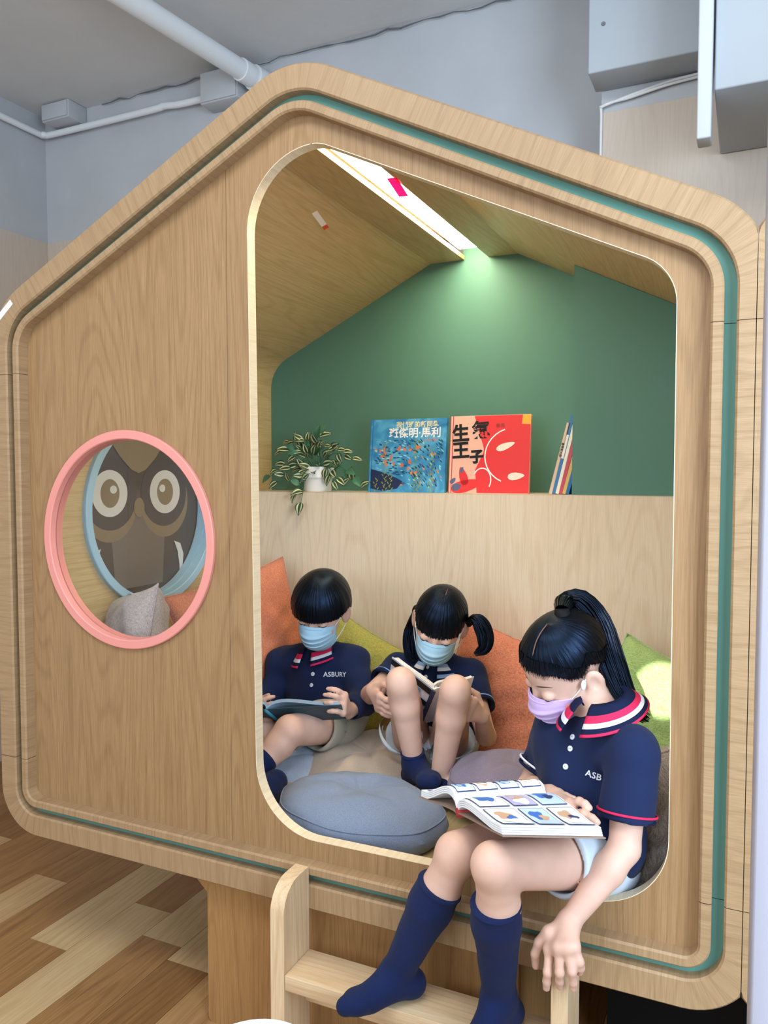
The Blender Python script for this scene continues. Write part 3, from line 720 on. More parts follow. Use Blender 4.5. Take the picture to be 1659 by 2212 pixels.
for nm, hx, cnt in (('fish_teal_print', '#17516f', 150), ('fish_pale_print', '#8fd0d8', 80), ('fish_orange_print', '#e08a3c', 26), ('fish_violet_print', '#5a4a8f', 22)):
    P = []
    for _ in range(cnt):
        x = rb.uniform(0.02, bwid - 0.012); y = rb.uniform(0.02, bh * 0.72)
        P.append(leafpoly(x, y, rb.uniform(0.004, 0.0085), rb.uniform(0.0014, 0.0028), 0.5 * math.sin(x * 22) + 2.6 + rb.uniform(-.3, .3)))
    prints('cover_fish', e, o, u, v, n_, P, cprint(nm, hx), 0.0003 + 0.0001 * cnt / 150)
for (x0, top) in ((0.055, 0.70), (0.025, 0.20), (0.16, 0.72), (0.175, 0.30), (0.215, 0.62), (0.075, 0.28)):
    P = [leafpoly(x0 + 0.004 * math.sin(k * 1.3) + (0.004 if k % 2 else -0.004), 0.006 + k * 0.0062, 0.0052, 0.0017, 0.9 if k % 2 else 2.2, 6) for k in range(int(bh * top / 0.0062))]
    prints('cover_weed', e, o, u, v, n_, P, cprint('weed_green_print', '#8f9a35'), 0.0006)
prints('cover_whale', e, o, u, v, n_, [[(0.006, 0.012), (0.05, 0.004), (0.10, 0.012), (0.118, 0.034), (0.10, 0.045), (0.06, 0.06), (0.02, 0.072), (0.005, 0.075)]], cprint('whale_navy_print', '#1c2b52'), 0.00045)
prints('cover_child_figures', e, o, u, v, n_, [leafpoly(rb.uniform(0.03, 0.21), rb.uniform(0.06, 0.15), 0.007, 0.004, rb.uniform(0, 3)) for _ in range(22)], cprint('figure_coral_print', '#d77a55'), 0.0007)
lettering('title', '我們班的新同學', 0.021, o + u * bwid * 0.62 + v * bh * 0.915, u, v, cprint('title_cream', '#e9e2b8'), e, 0.0004, 0.0008)
lettering('title', '斑傑明·馬利', 0.034, o + u * bwid * 0.59 + v * bh * 0.80, u, v, C_WHITE, e, 0.0008, 0.0008)
lettering('author', '文‧圖 賴馬', 0.010, o + u * bwid * 0.80 + v * bh * 0.705, u, v, cprint('figure_coral_print', '#d77a55'), e, 0.0, 0.0008)
e, o, u, v, n_, bwid, bh = shelf_book(969, 1142, 0.945, 896, cprint('cover_blush', '#e9b7a6'), 'square picture book with red cover and black brush title', ('cover_spine_red', '#b9303a'))
RED = cprint('cover_red', '#e0343a'); RED2 = cprint('cover_deep_red', '#c9222c')
prints('cover_red_field', e, o, u, v, n_, [rounded([(bwid * .30, bh * .995), (bwid * .44, bh * .55), (bwid * .33, bh * .30), (bwid * .36, bh * .005), (bwid * .997, bh * .005), (bwid * .997, bh * .995)], [0.0, 0.03, 0.02, 0.0, 0, 0], 6)], RED, 0.0003)
prints('cover_arm_shape', e, o, u, v, n_, [leafpoly(bwid * .24, bh * .10, 0.055, 0.018, 0.25, 14), leafpoly(bwid * .18, bh * .22, 0.03, 0.013, 1.9, 12)], RED, 0.0004)
prints('cover_arc_lines', e, o, u, v, n_, [[(bwid * (.80 + .36 * math.cos(t)), bh * (.48 + .36 * math.sin(t))) for t in np.linspace(1.9, 4.3, 14)] + [(bwid * (.80 + .345 * math.cos(t)), bh * (.48 + .345 * math.sin(t))) for t in np.linspace(4.3, 1.9, 14)],
       [(bwid * (.42 + .12 * math.cos(t)), bh * (.17 + .16 * math.sin(t))) for t in np.linspace(-.6, 2.6, 12)] + [(bwid * (.42 + .105 * math.cos(t)), bh * (.17 + .145 * math.sin(t))) for t in np.linspace(2.6, -.6, 12)]], C_WHITE, 0.0006)
prints('cover_pale_shapes', e, o, u, v, n_, [leafpoly(bwid * .70, bh * .60, 0.030, 0.010, 0.35, 14), leafpoly(bwid * .84, bh * .22, 0.026, 0.011, 0.1, 12)], cprint('cover_cream', '#f0e3d6'), 0.0006)
prints('cover_corner', e, o, u, v, n_, [[(bwid * .89, bh * .88), (bwid * .997, bh * .87), (bwid * .997, bh * .995), (bwid * .90, bh * .995)]], cprint('cover_yellow', '#f0b23a'), 0.0005)
prints('cover_small_shapes', e, o, u, v, n_, [leafpoly(bwid * .10, bh * .08, 0.016, 0.012, 0.3), leafpoly(bwid * .16, bh * .30, 0.010, 0.006, 1.2), leafpoly(bwid * .05, bh * .16, 0.012, 0.007, 0.8)], cprint('cover_slate', '#5c6487'), 0.0006)
for ch, cx, cy, sz in (('生', .13, .76, .056), ('氣', .385, .80, .056), ('王', .14, .54, .056), ('子', .345, .46, .044)):
    lettering('title', ch, sz, o + u * bwid * cx + v * bh * cy, unit(u + v * 0.06), unit(v - u * 0.06), C_BLACK, e, 0.0022, 0.0008)
lettering('author', '賴馬', 0.014, o + u * bwid * .63 + v * bh * .86, u, v, cprint('cover_author_brown', '#6d2a2a'), e, 0.0, 0.0008)
# thin books leaning on the green box, spines outwards
spx = ((1193, 910, '#e2c7b4', 'slim book with beige spine and dark lettering, leftmost of the leaning row'), (1203, 893, '#3f7fb8', 'slim book with blue spine, second of the leaning row'), (1210, 889, '#f0ece2', 'slim book with white spine in the middle of the leaning row'),
       (1216, 888, '#c94f62', 'slim book with rose spine, fourth of the leaning row'), (1222, 889, '#d8b56a', 'slim book with ochre spine, fifth of the leaning row'), (1229, 888, '#1f6fae', 'slim book with bright blue spine against the green box'))
xb = at(1186, 1068, 0.93)[0]; th_ = 0.0092
for k, (px, py, hx, lb) in enumerate(spx):
    h = at(px, py, 0.93)[2] - ZSH - 0.003
    x0 = xb + k * 0.0098; xt = at(px + 4, py, 0.93)[0]
    e = empty('thin_book', (x0, 0.93, ZSH + 0.0015), lb, 'book', 'books on the shelf')
    v = unit(np.array([0.052 + 0.002 * k, 0, h])); u = np.array([v[2], 0, -v[0]]); o = np.array([x0, 0.925, ZSH + 0.0022 + abs(u[2]) * 0.0092])
    def slab(nm, u0, u1, y0, y1, v0, v1, m):
        c = [o + u * a_ + v * b_ + np.array([0, y_, 0]) for y_ in (y0, y1) for (a_, b_) in ((u0, v0), (u1, v0), (u1, v1), (u0, v1))]
        return fixn(mesh(nm, c, [(0, 1, 2, 3), (7, 6, 5, 4), (0, 4, 5, 1), (1, 5, 6, 2), (2, 6, 7, 3), (3, 7, 4, 0)], m, e))
    mm = plain('slim_spine_%d' % k, hx, 0.45, 0.3)
    slab('spine', 0, th_, 0, 0.0015, 0, h, mm); slab('cover', 0, 0.0014, 0.0016, 0.185, 0, h, mm); slab('cover', th_ - 0.0014, th_, 0.0016, 0.185, 0, h, mm)
    slab('page_block', 0.0015, th_ - 0.0015, 0.002, 0.18, 0.003, h - 0.003, M_PAGES)
    if k == 0: lettering('spine_title', '香草的大鞋', 0.0085, o + u * th_ / 2 + v * h * 0.62, -v, u, C_BLACK, e, 0.0002, 0.0006)
    if k in (1, 5): slab('label', 0.001, th_ - 0.001, -0.0004, -0.0001, h * 0.45, h * 0.75, C_WHITE if k == 1 else cprint('label_navy', '#14395f'))

# potted plant
pc = at(687, 1060, 0.985); pc[2] = ZSH + 0.0014
pt_ = empty('potted_plant', tuple(pc), 'trailing variegated plant in a white two-tier pot on the shelf', 'plant')
zoom_ = (at(716, 1030, 0.985)[0] - at(655, 1030, 0.985)[0]) / 2
prof_ = [(0.0, 0), (zoom_ * .80, 0), (zoom_ * .86, 0.006), (zoom_ * .86, 0.038), (zoom_ * .90, 0.042), (zoom_, 0.047), (zoom_, 0.080), (zoom_ * .96, 0.083), (zoom_ * .9, 0.08), (zoom_ * .88, 0.07), (0, 0.068)]
V = []; F = []; N = 40
for i in range(N):
    a = 2 * math.pi * i / N
    for r, z in prof_: V.append((pc[0] + r * math.cos(a), pc[1] + r * math.sin(a), pc[2] + z))
k = len(prof_)
for i in range(N):
    for j in range(k - 1): F.append((i * k + j, ((i + 1) % N) * k + j, ((i + 1) % N) * k + j + 1, i * k + j + 1))
sharp(mesh('pot', V, F, plain('white_ceramic', '#eef0f2', 0.35, 0.5), pt_), 40)
M_LEAFG = plain('leaf_dark_green', '#2f4a32', 0.4, 0.4, var=0.2, vscale=60); M_LEAFC = plain('leaf_cream_stripe', '#c3c9a0', 0.4, 0.4); M_LEAFM = plain('leaf_mid_green', '#3f7358', 0.45, 0.4)
def leaf_mesh(kind):
    NL, NW = 9, 6; V = []; F = []; mi = []
    for i in range(NL + 1):
        t = i / NL; hw = 0.60 * math.sin(math.pi * t ** 0.85) ** 0.9 * (1 - 0.25 * t) * 0.55
        for j in range(NW + 1):
            s = -1 + 2 * j / NW
            V.append((s * hw, t, 0.10 * math.sin(math.pi * t) - 0.16 * t * t + 0.10 * hw * abs(s) * 2))
    for i in range(NL):
        for j in range(NW):
            a = i * (NW + 1) + j; F.append((a, a + 1, a + NW + 2, a + NW + 1))
            if kind == 'v': mi.append(1 if j in (1, NW - 2) and 0 < i < NL - 1 else (0 if j not in (0, NW - 1) else 0))
            else: mi.append(0)
    me = bpy.data.meshes.new('leaf'); me.from_pydata(V, [], F)
    for m in ((M_LEAFG, M_LEAFC) if kind == 'v' else (M_LEAFM,)): me.materials.append(m)
    me.polygons.foreach_set('material_index', mi); me.polygons.foreach_set('use_smooth', [True] * len(F)); return me
LM = {'v': leaf_mesh('v'), 'g': leaf_mesh('g')}
rl = random.Random(11)
def leaf(pos, dirv, nrm, L_, kind):
    y = unit(dirv); z = unit(np.asarray(nrm) - y * (np.asarray(nrm) @ y)); x = np.cross(y, z)
    o = bpy.data.objects.new('leaf', LM[kind]); COL.objects.link(o); o.parent = pt_
    p = np.asarray(pos) - np.array(pt_.location)
    o.matrix_local = Matrix(((x[0] * L_, y[0] * L_, z[0] * L_, p[0]), (x[1] * L_, y[1] * L_, z[1] * L_, p[1]), (x[2] * L_, y[2] * L_, z[2] * L_, p[2]), (0, 0, 0, 1)))
top = pc + np.array([0, 0, 0.074])
stems = [((655, 950), .95), ((640, 985), .93), ((615, 975), .95), ((600, 1040), .93), ((585, 1028), .96), ((650, 1085), .875), ((640, 1068), .875), ((690, 940), .98), ((700, 965), .93), ((740, 975), .96), ((760, 990), .97), ((765, 1030), .94), ((778, 1055), .95), ((740, 1050), .93), ((720, 1040), .92), ((615, 1058), .93), ((670, 965), 1.02), ((625, 955), 1.0)]
for (px, yy) in stems:
    tip = at(px[0], px[1], yy); mid = top * 0.5 + tip * 0.5 + np.array([0, -0.01, 0.035]); s0 = top + np.array([rl.uniform(-.02, .02), rl.uniform(-.02, .02), 0])
    P = smooth_path([s0, mid, tip], 12); tube('stem', P, 0.0012, M_LEAFM, pt_, 5)
    for k in (3, 5, 7, 9, 11):
        d = P[min(k + 1, 11)] - P[k - 1]
        side = np.array([rl.uniform(-1, 1), rl.uniform(-1, 0.2), rl.uniform(-.6, 1)])
        if k == 11: side = side * 0.25
        if P[k][2] < ZSH + 0.012 and P[k][1] > YS - 0.004: continue
        dv = unit(unit(d) + side * 0.9)
        if P[k][1] + dv[1] * 0.04 > YG - 0.01: dv[1] = -abs(dv[1])
        if P[k][2] + dv[2] * 0.04 < ZSH + 0.006 and P[k][1] > YS - 0.01: dv[2] = abs(dv[2])
        leaf(P[k], dv, (rl.uniform(-.4, .4), -1, rl.uniform(0.1, .9)), rl.uniform(0.036, 0.050), 'g' if rl.random() < 0.22 else 'v')

# white round stool by the steps: only its rim reaches into the picture
sc_ = atZ(548, 2300, 0.42); far = atZ(548, 2198, 0.42)
sr = np.linalg.norm(far[:2] - sc_[:2])
so_ = empty('round_stool', (sc_[0], sc_[1], 0), 'white round stool top at the bottom edge of the picture', 'stool')
V, F = tube_geo([sc_ + np.array([0, 0, -0.03]), sc_ + np.array([0, 0, -0.026]), sc_ + np.array([0, 0, -0.004]), sc_], [sr - 0.004, sr, sr, sr - 0.004], 48); sharp(mesh('seat', V, F, M_WHITE, so_), 40)
for k in range(3):
    a = 2 * math.pi * k / 3 + 0.4; d = np.array([math.cos(a), math.sin(a), 0])
    tube('leg', [sc_ + d * sr * 0.45 + np.array([0, 0, -0.03]), np.array([sc_[0], sc_[1], 0]) + d * sr * 0.62], 0.010, M_WHITE, so_, 10)

# ================================================================== ORGANIC SURFACES (smooth-blended distance fields, meshed)
class Field:
    def __init__(s, res): s.res = res; s.p = []; s.disp = None; s.g = 0; s.gr = []; s.gk = 0.0
    def group(s, n): s.g = n; return s
    def _add(s, t): s.p.append(t); s.gr.append(s.g)
    def cap(s, a, b, ra, rb=None, k=0.012, op='+'):
        s._add(('c', np.asarray(a, float), np.asarray(b, float), ra, ra if rb is None else rb, k, op)); return s
    def chain(s, pts, rads, k=0.006, op='+'):
        for i in range(len(pts) - 1): s.cap(pts[i], pts[i + 1], rads[i], rads[i + 1], k if i == 0 else min(k, 0.004), op)
        return s
    def ell(s, c, r, ax=None, k=0.012, op='+'):
        A = np.eye(3) if ax is None else np.array([unit(q) for q in ax]); s._add(('e', np.asarray(c, float), A, np.asarray(r, float), None, k, op)); return s
    def cyl(s, a, b, r, k=0.003, op='-'):   # flat-ended cylinder
        s._add(('y', np.asarray(a, float), np.asarray(b, float), r, r, k, op)); return s
    def cut(s, point, normal, k=0.003):   # keep the side the normal points away from
        s._add(('h', np.asarray(point, float), unit(normal), None, None, k, 'cut')); return s
    def bounds(s):
        lo = np.full(3, 9e9); hi = -lo
        for q in s.p:
            if q[6] != '+': continue
            if q[0] == 'c': l = np.minimum(q[1] - q[3], q[2] - q[4]); h = np.maximum(q[1] + q[3], q[2] + q[4]); l = np.minimum(l, q[2] - q[4]); h = np.maximum(h, q[1] + q[3])
            else: e = np.abs(q[2].T) @ q[3]; l = q[1] - e; h = q[1] + e
            lo = np.minimum(lo, l); hi = np.maximum(hi, h)
        return lo - 0.012, hi + 0.012
    def mesh_data(s):
        lo, hi = s.bounds(); h = s.res; n = np.ceil((hi - lo) / h).astype(int) + 2
        G = [(lo[i] + h * np.arange(n[i])).astype(np.float32) for i in range(3)]
        Vs = {}
        for q, gi in zip(s.p, s.gr):
            if gi not in Vs: Vs[gi] = np.full(n, 0.05, dtype=np.float32)
            V = Vs[gi]; k = q[5]; m = k + 0.016
            if q[0] in 'cy': l = np.minimum(q[1], q[2]) - max(q[3], q[4]) - m; u = np.maximum(q[1], q[2]) + max(q[3], q[4]) + m
            elif q[0] == 'e': e = np.abs(q[2].T) @ q[3]; l = q[1] - e - m; u = q[1] + e + m
            else: l, u = lo, hi
            i0 = np.clip(((l - lo) / h).astype(int), 0, n - 1); i1 = np.clip(((u - lo) / h).astype(int) + 2, 0, n)
            if np.any(i1 <= i0): continue
            sl = tuple(slice(i0[i], i1[i]) for i in range(3))
            x = G[0][sl[0]][:, None, None]; y = G[1][sl[1]][None, :, None]; z = G[2][sl[2]][None, None, :]
            if q[0] == 'c':
                a, b = q[1], q[2]; ba = b - a; L2 = max(ba @ ba, 1e-12)
                t = np.clip(((x - a[0]) * ba[0] + (y - a[1]) * ba[1] + (z - a[2]) * ba[2]) / L2, 0, 1)
                d = np.sqrt((x - a[0] - t * ba[0]) ** 2 + (y - a[1] - t * ba[1]) ** 2 + (z - a[2] - t * ba[2]) ** 2) - (q[3] + (q[4] - q[3]) * t)
            elif q[0] == 'y':
                a, b = q[1], q[2]; ba = b - a; L_ = np.linalg.norm(ba); u_ = ba / L_
                ax_ = (x - a[0]) * u_[0] + (y - a[1]) * u_[1] + (z - a[2]) * u_[2]
                rr_ = np.sqrt(np.maximum((x - a[0]) ** 2 + (y - a[1]) ** 2 + (z - a[2]) ** 2 - ax_ ** 2, 0)) - q[3]
                d = np.maximum(np.maximum(rr_, -ax_), ax_ - L_)
            elif q[0] == 'e':
                c, A, r = q[1], q[2], q[3]; dx, dy, dz = x - c[0], y - c[1], z - c[2]
                loc = [(A[i][0] * dx + A[i][1] * dy + A[i][2] * dz) for i in range(3)]
                k0 = np.sqrt(sum((loc[i] / r[i]) ** 2 for i in range(3))); k1 = np.sqrt(sum((loc[i] / r[i] ** 2) ** 2 for i in range(3))) + 1e-9
                d = k0 * (k0 - 1) / k1
            else:
                d = (x - q[1][0]) * q[2][0] + (y - q[1][1]) * q[2][1] + (z - q[1][2]) * q[2][2]
            d = d.astype(np.float32); cur = V[sl]
            if q[6] == '+':
                hh = np.clip(0.5 + 0.5 * (cur - d) / k, 0, 1); V[sl] = cur * (1 - hh) + d * hh - k * hh * (1 - hh)
            else:
                d2 = d if q[6] == 'cut' else -d
                hh = np.clip(0.5 - 0.5 * (cur - d2) / k, 0, 1); V[sl] = cur * (1 - hh) + d2 * hh + k * hh * (1 - hh)
        V = None
        for A_ in Vs.values():
            if V is None: V = A_
            elif s.gk > 0:
                hh = np.clip(0.5 + 0.5 * (V - A_) / s.gk, 0, 1); V = V * (1 - hh) + A_ * hh - s.gk * hh * (1 - hh)
            else: V = np.minimum(V, A_)
        if s.disp is not None:
            V = V + s.disp(G[0][:, None, None], G[1][None, :, None], G[2][None, None, :]).astype(np.float32)
        V[0] = V[-1] = 0.05; V[:, 0] = V[:, -1] = 0.05; V[:, :, 0] = V[:, :, -1] = 0.05
        S = V < 0; cnt = np.zeros(np.array(n) - 1, dtype=np.int8)
        for dx in (0, 1):
            for dy in (0, 1):
                for dz in (0, 1): cnt += S[dx:n[0] - 1 + dx, dy:n[1] - 1 + dy, dz:n[2] - 1 + dz]
        act = (cnt > 0) & (cnt < 8); idx = np.argwhere(act); ids = np.full(act.shape, -1, dtype=np.int64); ids[act] = np.arange(len(idx))
        acc = np.zeros((len(idx), 3)); num = np.zeros(len(idx))
        cor = [(a, b, c) for a in (0, 1) for b in (0, 1) for c in (0, 1)]
        for p0 in cor:
            for ax in range(3):
                if p0[ax]: continue
                p1 = list(p0); p1[ax] = 1
                v0 = V[idx[:, 0] + p0[0], idx[:, 1] + p0[1], idx[:, 2] + p0[2]]; v1 = V[idx[:, 0] + p1[0], idx[:, 1] + p1[1], idx[:, 2] + p1[2]]
                mk = (v0 < 0) != (v1 < 0); t = np.where(mk, v0 / np.where(mk, v0 - v1, 1), 0)
                pt = np.array(p0, float)[None, :].repeat(len(idx), 0); pt[:, ax] += t
                acc += pt * mk[:, None]; num += mk
        P = lo + h * (idx + acc / num[:, None])
        Q = []
        for ax in range(3):
            o1, o2 = (ax + 1) % 3, (ax + 2) % 3
            a = [slice(None)] * 3; b = [slice(None)] * 3; a[ax] = slice(0, n[ax] - 1); b[ax] = slice(1, n[ax])
            ch = S[tuple(a)] != S[tuple(b)]; e = np.argwhere(ch); e = e[(e[:, o1] > 0) & (e[:, o2] > 0) & (e[:, o1] < n[o1] - 1) & (e[:, o2] < n[o2] - 1)]
            ins = S[e[:, 0], e[:, 1], e[:, 2]]
            c = []
            for (d1, d2) in ((-1, -1), (0, -1), (0, 0), (-1, 0)):
                w_ = e.copy(); w_[:, o1] += d1; w_[:, o2] += d2; c.append(ids[w_[:, 0], w_[:, 1], w_[:, 2]])
            q = np.stack(c, 1); q[~ins] = q[~ins][:, ::-1]; Q.append(q)
        return P, np.vstack(Q)
    def build(s, name, m, parent):
        V, F = s.mesh_data(); s.V, s.F = V, F
        return mesh(name, V, F, m, parent, smooth=True)
    def bvh(s):
        from mathutils.bvhtree import BVHTree
        return BVHTree.FromPolygons([tuple(v) for v in s.V], [tuple(int(i) for i in f) for f in s.F])
def folds(amp, freq, seed, dirs=None):
    r = np.random.RandomState(seed); D = [unit(r.normal(size=3)) * freq * r.uniform(0.6, 1.5) for _ in range(6)] if dirs is None else [np.asarray(d) for d in dirs]
    ph = r.uniform(0, 6.28, len(D))
    def f(x, y, z):
        o = 0
        for d, p in zip(D, ph): o = o + np.sin(d[0] * x + d[1] * y + d[2] * z + p + 1.3 * np.sin(0.7 * (d[1] * x - d[0] * y + 0.5 * d[2] * z)))
        return amp * o / len(D) * 1.6
    return f

# ================================================================== CHILDREN
M_SKIN = plain('skin', '#d4ad9b', 0.5, 0.35, var=0.06, vscale=25, bump=0.05, bscale=500, sss=0.12)
def hair_mat(name, hx, rough=0.34):
    m, nt, b = newmat(name); L = nt.links.new; tc = nd(nt, 'ShaderNodeTexCoord'); mp = nd(nt, 'ShaderNodeMapping'); mp.inputs['Scale'].default_value = (1.0, 0.02, 1.0); L(tc.outputs['UV'], mp.inputs['Vector'])
    n = nd(nt, 'ShaderNodeTexNoise', i_Scale=260.0, i_Detail=3.0); L(mp.outputs[0], n.inputs['Vector'])
    r = ramp(nt, [(0.3, [c * 0.5 for c in lin(hx)[:3]]), (0.75, [c * 1.7 for c in lin(hx)[:3]])]); L(n.outputs[0], r.inputs[0]); L(r.outputs[0], b.inputs['Base Color'])
    b.inputs['Roughness'].default_value = rough; b.inputs['Specular IOR Level'].default_value = 0.32; b.inputs['Specular Tint'].default_value = (0.30, 0.52, 1.0, 1)
    bp = nd(nt, 'ShaderNodeBump', i_Strength=0.55, i_Distance=0.0012); L(n.outputs[0], bp.inputs['Height']); L(bp.outputs[0], b.inputs['Normal']); return m
M_HAIR = hair_mat('black_hair', '#090a0d', 0.32)
M_TIE = plain('black_hair_tie', '#0c0c0f', 0.7, 0.2)
M_NAVY = fabric('navy_pique_cotton', '#131c38', '#1d2a50', 1500, streak=1.5, bump=0.25, sheen=0.05)
M_SOCK = fabric('navy_knit_sock', '#0f1838', '#192650', 1300, streak=3, bump=0.4, sheen=0.05)
M_KHAKI = fabric('stone_twill_shorts', '#9b9484', '#bdb6a5', 1500, streak=2, bump=0.25)
M_PALEBLUE = fabric('pale_grey_twill_shorts', '#aebccb', '#cdd8e2', 1500, streak=2, bump=0.25)
M_MASKB = plain('pale_blue_face_mask', '#a3cbe3', 0.8, 0.2, bump=0.1, bscale=600); M_MASKL = plain('lilac_face_mask', '#c9afe0', 0.8, 0.2, bump=0.1, bscale=600)
M_LOOP = plain('white_elastic', '#eceff4', 0.7, 0.2)
M_BUTTON = plain('white_button', '#d9dfe8', 0.3, 0.5)
C_RED = plain('stripe_rose_red', '#d02a55', 0.8, 0.2); C_WSTR = plain('stripe_white', '#dfe3ee', 0.8, 0.2); C_LBLUE = plain('stripe_pale_blue', '#8fb0e2', 0.8, 0.2); C_NAVYC = plain('collar_navy', '#141d3b', 0.85, 0.15)

class Head:
    def __init__(s, c, fwd, up, size=1.0):
        s.c = np.asarray(c, float); s.y = unit(fwd); s.z = unit(np.asarray(up) - s.y * (np.asarray(up) @ s.y)); pass
        s.x = np.cross(s.z, s.y); s.s = size; s.ax = [s.x, s.y, s.z]      # x: person's left is up x fwd
    def w(s, x, y, z): return s.c + (s.x * x + s.y * y + s.z * z) * s.s
    def W(s, A): A = np.asarray(A, float); return s.c + s.s * (A[:, :1] * s.x + A[:, 1:2] * s.y + A[:, 2:3] * s.z)
    def e(s, F, c, r, k=0.012, op='+', rot=None): F.ell(s.w(*c), np.array(r) * s.s, s.ax if rot is None else [s.x * q[0] + s.y * q[1] + s.z * q[2] for q in rot], k, op)
def head_field(F, h, neck):
    h.e(F, (0, -0.010, 0.024), (0.069, 0.085, 0.074))
    h.e(F, (0, 0.020, -0.030), (0.058, 0.060, 0.070), 0.02)
    h.e(F, (0, 0.044, -0.080), (0.030, 0.030, 0.024), 0.02)
    for s in (-1, 1):
        h.e(F, (s * 0.031, 0.050, -0.042), (0.022, 0.015, 0.022), 0.012)
        h.e(F, (s * 0.029, 0.086, -0.004), (0.017, 0.010, 0.010), 0.010, '-')
        h.e(F, (s * 0.029, 0.067, -0.007), (0.0155, 0.0125, 0.011), 0.003)
        rot = [unit((1, s * 0.45, 0)), unit((-s * 0.45, 1, 0.15)), (0, -0.15, 1)]
        h.e(F, (s * 0.075, -0.012, -0.018), (0.0072, 0.019, 0.030), 0.004, '+', rot)
        h.e(F, (s * 0.083, -0.008, -0.014), (0.0065, 0.0105, 0.018), 0.002, '-', rot)
    F.cap(h.w(0, 0.076, -0.004), h.w(0, 0.088, -0.032), 0.006, 0.010, 0.008)
    for s in (-1, 1): F.cap(h.w(s * 0.008, 0.082, -0.035), h.w(s * 0.009, 0.080, -0.034), 0.006, 0.006, 0.005)
    F.cap(h.w(0, -0.018, -0.045), neck, 0.036, 0.040, 0.02)
def head_extras(h, parent, eyebrow=True):
    M_LASH = MATS.get('eyelash') or plain('eyelash', '#15110f', 0.6, 0.2)
    for s in (-1, 1):
        P = h.W([(s * 0.0165, 0.0718, -0.0110), (s * 0.022, 0.0762, -0.0128), (s * 0.029, 0.0776, -0.0135), (s * 0.036, 0.0760, -0.0128), (s * 0.0430, 0.0710, -0.0105)])
        V, F = tube_geo(smooth_path(P, 10), np.array([0.0006, 0.0011, 0.0013, 0.0014, 0.0014, 0.0014, 0.0014, 0.0013, 0.0011, 0.0006]) * h.s, 6); mesh('eyelashes', V, F, M_LASH, parent, smooth=True)
        if eyebrow:
            P = h.W([(s * 0.014, 0.0745, 0.0135), (s * 0.026, 0.0700, 0.0165), (s * 0.037, 0.0628, 0.0160), (s * 0.047, 0.0530, 0.0120)])
            V, F = tube_geo(smooth_path(P, 10), np.array([1, 1.9, 2.2, 2.2, 2.2, 2.0, 1.8, 1.6, 1.2, 0.6]) * 0.001 * h.s, 6, flat=0.5); mesh('eyebrow', V, F, M_LASH, parent, smooth=True)
def face_mask(h, m, parent):
    NU, NV = 28, 44; A = []; F = []
    def pt(u, v, inn):
        yc = np.interp(v, [0, 0.12, 0.30, 0.55, 0.8, 1.0], [0.0885, 0.0985, 0.1075, 0.102, 0.090, 0.066])
        ang = u * 1.08; x = 0.0585 * math.sin(ang) / math.sin(1.08) * (1 - 0.06 * v)
        y = 0.041 + (yc - 0.041) * (math.cos(ang) - math.cos(1.08)) / (1 - math.cos(1.08)) - 0.010 * v * abs(u) ** 3
        z = -0.010 - 0.100 * v - (1 - v) * 0.017 * u * u + v * 0.024 * u * u
        pl = sum(0.0034 * (max(0, 1 - (v - c) / 0.10) if v >= c else max(0, 1 - (c - v) / 0.02)) for c in (0.26, 0.45, 0.64)) * (1 - abs(u) ** 4)
        y += pl; r = 1 - 0.02 * inn; return (x * (1 - 0.03 * inn), y - 0.0018 * inn, z)
    for inn in (0, 1):
        for i in range(NU + 1):
            for j in range(NV + 1): A.append(pt(-1 + 2 * i / NU, j / NV, inn))
    k = NV + 1; L_ = (NU + 1) * k
    for inn in (0, 1):
        for i in range(NU):
            for j in range(NV):
                q = [inn * L_ + i * k + j, inn * L_ + i * k + j + 1, inn * L_ + (i + 1) * k + j + 1, inn * L_ + (i + 1) * k + j]; F.append(q if inn == 0 else q[::-1])
    rim = [i * k for i in range(NU + 1)] + [NU * k + j for j in range(1, k)] + [i * k + NV for i in range(NU - 1, -1, -1)] + [j for j in range(NV - 1, 0, -1)]
    for a in range(len(rim)): b = rim[(a + 1) % len(rim)]; F.append((rim[a], b, b + L_, rim[a] + L_))
    mk = fixn(mesh('face_mask', h.W(A), F, m, parent)); sharp(mk, 50)
    for s in (-1, 1):
        P = h.W([(s * 0.0570, 0.041, -0.029), (s * 0.0675, 0.012, -0.012), (s * 0.0735, -0.010, 0.008), (s * 0.0745, -0.020, 0.004)])
        tube('ear_loop', smooth_path(P, 12), 0.0012 * h.s, M_LOOP, mk, 6)
        P = h.W([(s * 0.0535, 0.032, -0.084), (s * 0.0655, 0.008, -0.066), (s * 0.0735, -0.012, -0.048)])
        tube('ear_loop', smooth_path(P, 10), 0.0012 * h.s, M_LOOP, mk, 6)
    P = h.W([pt(u, 0.055, -0.25) for u in np.linspace(-0.5, 0.5, 14)]); tube('nose_wire', P, 0.0012 * h.s, m, mk, 6, flat=0.6)
    return mk
def interp_ring(keys, th):
    """keys: {deg: value} symmetric about 0 (forward)"""
    d = abs((math.degrees(th) + 180) % 360 - 180); ks = sorted(keys); return float(np.interp(d, ks, [keys[q] for q in ks]))
